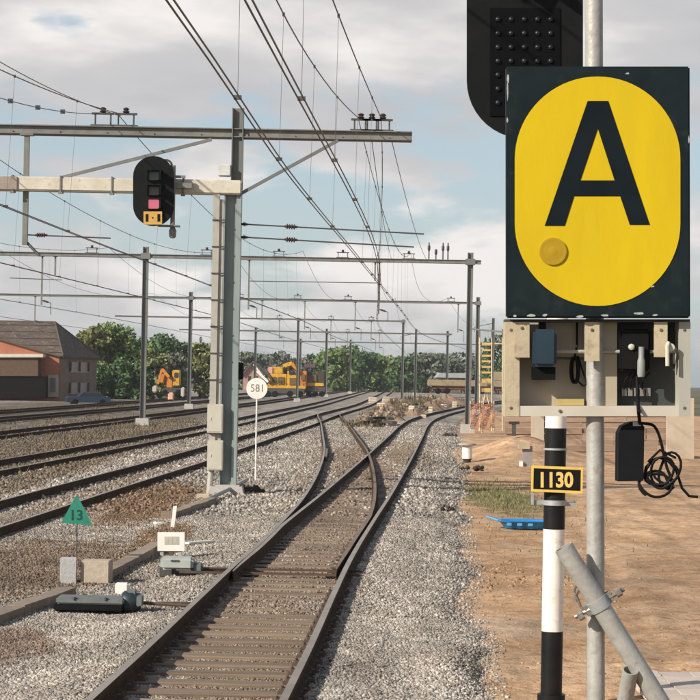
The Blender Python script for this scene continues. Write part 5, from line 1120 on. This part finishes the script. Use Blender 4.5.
for k, (px, py, w, h, lab) in enumerate(((155, 389, 5, 7, 'pale sack left of the small digger'), (183, 392, 4, 10, 'pale upright sack right of the small digger'), (171, 397, 6, 9, 'peach-coloured sack in front of the small digger'))):
    p = gnd(px, py + h / 2, -.3); b = MB(); Y = 222; c = at(px, py, Y); b.bevbox((c.x, Y, c.z), (w / FPX * Y, .5, h / FPX * Y), .12); o = b.build('sack', mat('sack_peach', (0.7, 0.42, 0.26)) if k == 2 else mat('sack_white', (0.5, 0.46, 0.4), (0.42, 0.38, 0.33), rough=.9), None, True, origin=(c.x, Y, c.z - h / 2 / FPX * Y)); tag(o, lab, 'sack', 'pale sacks in the yard')
# yellow flat wagon behind the right mast
machine('flat_wagon', 'long yellow flat wagon behind the tall right portal mast', 262,
        [('deck', 428, 381, 512, 386, 0, 2.4, mat('wagon_tan', (0.33, 0.26, 0.15), (0.26, 0.20, 0.12), scale=.8, rough=0.8, c3=(0.25, 0.17, 0.1))), ('underframe', 432, 386, 512, 389.5, .3, 1.6, mat('wagon_red_brown', (0.20, 0.07, 0.05), rough=0.8)), ('load', 494, 372, 512, 381, .3, 1.8, mat('wagon_tan', (0.42, 0.31, 0.15)))], None, [(438, 391, 3), (447, 391, 3), (474, 391, 3), (482, 391, 3)])
# house with a white-edged gable, grey low building
YHs = 400.0
t = thing('brick_house', gnd(250, 388, -.3).xyz * 0 + Vector((at(251, 385, YHs).x, YHs, -.3)), 'small reddish house with white-edged gable behind the round sign', 'building')
b = MB(); b.slab([at(243, 390, YHs), at(262, 390, YHs), at(262, 374, YHs), at(253, 362.5, YHs), at(243, 374, YHs)], 8); b.build('wall', mat('house_brick', (0.40, 0.24, 0.19), rough=0.9), t)
b = MB()
for s, (xa, ya, xb, yb) in ((0, (241.5, 376, 253, 362)), (1, (253, 362, 264, 376))): b.bar(at(xa, ya, YHs - .3) + Vector((0, 4, .1)), at(xb, yb, YHs - .3) + Vector((0, 4, .1)), 8.6, .22)
rf = b.build('roof', mat('house_roof', (0.12, 0.09, 0.08), rough=0.9), t)
b = MB(); b.bar(at(254, 364, YHs - .5), at(264, 376.5, YHs - .5), .1, .5); b.build('bargeboard', m_white, rf)
b = MB(); b.rect(248, 376, 251, 381, YHs - .03, .1); b.build('window', m_gl, t); b = MB(); b.rect(255, 376, 258, 381, YHs - .03, .1); b.build('window', m_gl, t)
t = thing('low_building', Vector((at(452, 385, 330).x, 330, -.3)), 'low grey-roofed building beyond the yellow wagon', 'building')
b = MB(); b.rect(438, 377, 468, 386, 330, 8); b.build('wall', mat('low_wall_grey', (0.22, 0.22, 0.19), rough=0.9), t)
b = MB(); b.slab([at(436, 377.5, 329.5), at(470, 378, 329.5), at(467, 373.2, 329.5), at(440, 372.8, 329.5)], 9); b.build('roof', mat('low_roof_pale', (0.34, 0.36, 0.34), rough=0.8), t)
for k in range(4): b = MB(); b.rect(441 + 7 * k, 379.5, 445 + 7 * k, 383, 329.97, .1); b.build('window', m_gl, t)
# earth bank between the curving tracks with heaps, crates and blocks on it
def x_bank(y): return (x_main(y) * 0.5 + x_l1(y) * 0.5)
def h_bank(x, y):
    d = (x - x_bank(y)) / np.maximum(0.4, (x_main(y) - x_l1(y)) / 2 - 2.2)
    e = np.clip((y - 112) / 45, 0, 1) * np.clip((300 - y) / 40, 0, 1)
    return -0.32 + e * np.maximum(0, 1 - d * d) * (0.55 + 0.40 * sn(x, y, .45) + 0.22 * sn(x, y, 1.6) + .1 * sn(x, y, 4))
m_bank = ground_mat('bank_earth', ((0.20, 0.135, 0.085), (0.28, 0.21, 0.145), (0.14, 0.09, 0.06)), 0.3, patch=((0.40, 0.33, 0.25), .5, .52, .62))
grid('earth_bank', lambda y: x_bank(y) - (x_main(y) - x_l1(y)) / 2 + 2.0, lambda y: x_bank(y) + (x_main(y) - x_l1(y)) / 2 - 2.0, np.linspace(110, 300, 200), 40, h_bank, m_bank)
m_sp = mat('spoil_brown', (0.26, 0.18, 0.12), (0.19, 0.125, 0.08), scale=1.2, rough=1, island=.25)
nd = 5200; Yq = rng.uniform(116, 285, nd); uq = rng.uniform(-1, 1, nd); Xq = x_bank(Yq) + uq * np.maximum(.4, (x_main(Yq) - x_l1(Yq)) / 2 - 2.2); sq = rng.exponential(.07, nd) + .03; sq = np.minimum(sq, .32)
V, Fc = stones(np.stack([Xq, Yq, h_bank(Xq, Yq) + sq * .2], -1), sq, OCT)
stuff(link('bank_rubble', fastmesh('bank_rubble', V, Fc, mat('bank_rubble', (0.20, 0.13, 0.085), (0.33, 0.25, 0.18), scale=.8, rough=1, island=.55), 3)), 'brown rubble and clods strewn over the earth bank', 'rubble')
Yq = rng.uniform(118, 280, 9000); Xq = x_bank(Yq) + rng.uniform(-1, 1, 9000) * np.maximum(.4, (x_main(Yq) - x_l1(Yq)) / 2 - 1.9); ok = sn(Xq * 1.2, Yq * .25, 1.1) > .15
blades('bank_weeds', Xq[ok], Yq[ok], h_bank, .15, .6, .05, mat('bank_weed', (0.13, 0.10, 0.05), (0.10, 0.085, 0.04), rough=.95, island=.4), 'dry brown weeds on the earth bank between the tracks', 'weeds')
def heap(px, Y, w, h, sd, label):
    """low mound with an uneven skin"""
    x = at(px, 390, Y).x; r9 = np.random.default_rng(sd); nr, na = 7, 18; z0 = float(h_bank(np.array(x), np.array(float(Y)))); vs = [(x, Y, z0 + h)]
    for i in range(1, nr):
        for k in range(na):
            q = i / (nr - 1); a = 6.283 * k / na; rr = w * q * (1 + .18 * math.sin(3 * a + sd) + r9.uniform(-.08, .08)); vs.append((x + rr * math.cos(a), Y + rr * math.sin(a) * 1.3, z0 - .1 + (h + .1) * (1 - q) ** 1.2 * (1 + r9.uniform(-.15, .15))))
    fs = [(0, 1 + k, 1 + (k + 1) % na) for k in range(na)] + [(1 + i * na + k, 1 + (i + 1) * na + k, 1 + (i + 1) * na + (k + 1) % na, 1 + i * na + (k + 1) % na) for i in range(nr - 2) for k in range(na)]
    b = MB(); b.poly(vs, fs); o = b.build('spoil_heap', m_sp, None, False, origin=(x, Y, z0)); tag(o, label, 'heap', 'spoil heaps beyond the bend')
for k, (px, Y, w, h, lab) in enumerate(((398, 138, 1.3, .5, 'brown spoil heap nearest the bend'), (415, 160, 1.7, .7, 'brown spoil heap behind the nearest one'), (432, 190, 2.0, .8, 'broad spoil heap left of the tall right mast'), (388, 165, 1.3, .6, 'spoil heap behind the old sleeper pile'), (446, 225, 2.4, 1.0, 'farthest spoil heap below the yellow wagon'))): heap(px, Y, w, h, 30 + k, lab)
m_pale = mat('pale_block', (0.66, 0.56, 0.44), (0.58, 0.48, 0.36), scale=2, rough=0.85)
for k, (px, Y, w, h, lab) in enumerate(((373, 236, .85, .7, 'pale crate at the left end of the far row'), (382, 205, .8, .45, 'pale low crate in front of the far row'), (386, 245, .7, .75, 'pale crate in the middle of the far row'), (393, 246, .7, .65, 'pale crate at the right end of the far row'), (413, 172, .5, .4, 'tan block among the spoil heaps'), (431, 176, .35, .55, 'tan upright block left of the tall right mast'), (444, 200, .45, .5, 'tan block close to the tall right mast'), (455, 215, .4, .6, 'tan block just left of the tall right mast foot'), (424, 150, .4, .3, 'small tan block at the near edge of the earth bank'))):
    x = at(px, 385, Y).x; z0 = max(float(h_bank(np.array(x), np.array(float(Y)))), -.2) - .04
    t = thing('crate', Vector((x, Y, z0)), lab, 'crate', 'crates and blocks beyond the bend'); Rq = Matrix.Rotation(random.uniform(-.4, .4), 3, 'Z')
    b = MB(); b.bevbox((x, Y, z0 + h / 2), (w, .6, h), .03, Rq); b.build('case', m_pale, t)
    for f in (.75, .3): b = MB(); b.box((x, Y, z0 + h * f), (w + .03, .63, .05), Rq); b.build('batten', mat('batten_brown', (0.35, 0.25, 0.16), rough=0.9), t)

# ------------------------------------------------------------------ air
hb = MB(); hb.box((0, 970, 12.5), (1840, 2100, 28)); mh = bpy.data.materials.new('haze_air'); mh.use_nodes = True; N = mh.node_tree.nodes; N.clear()
ho = N.new('ShaderNodeOutputMaterial'); pv_ = N.new('ShaderNodeVolumePrincipled'); pv_.inputs['Color'].default_value = (0.86, 0.88, 0.90, 1); pv_.inputs['Density'].default_value = 0.0002; pv_.inputs['Anisotropy'].default_value = 0.2
mh.node_tree.links.new(pv_.outputs[0], ho.inputs['Volume'])
ob = hb.build('haze', mh); ob['kind'] = 'stuff'
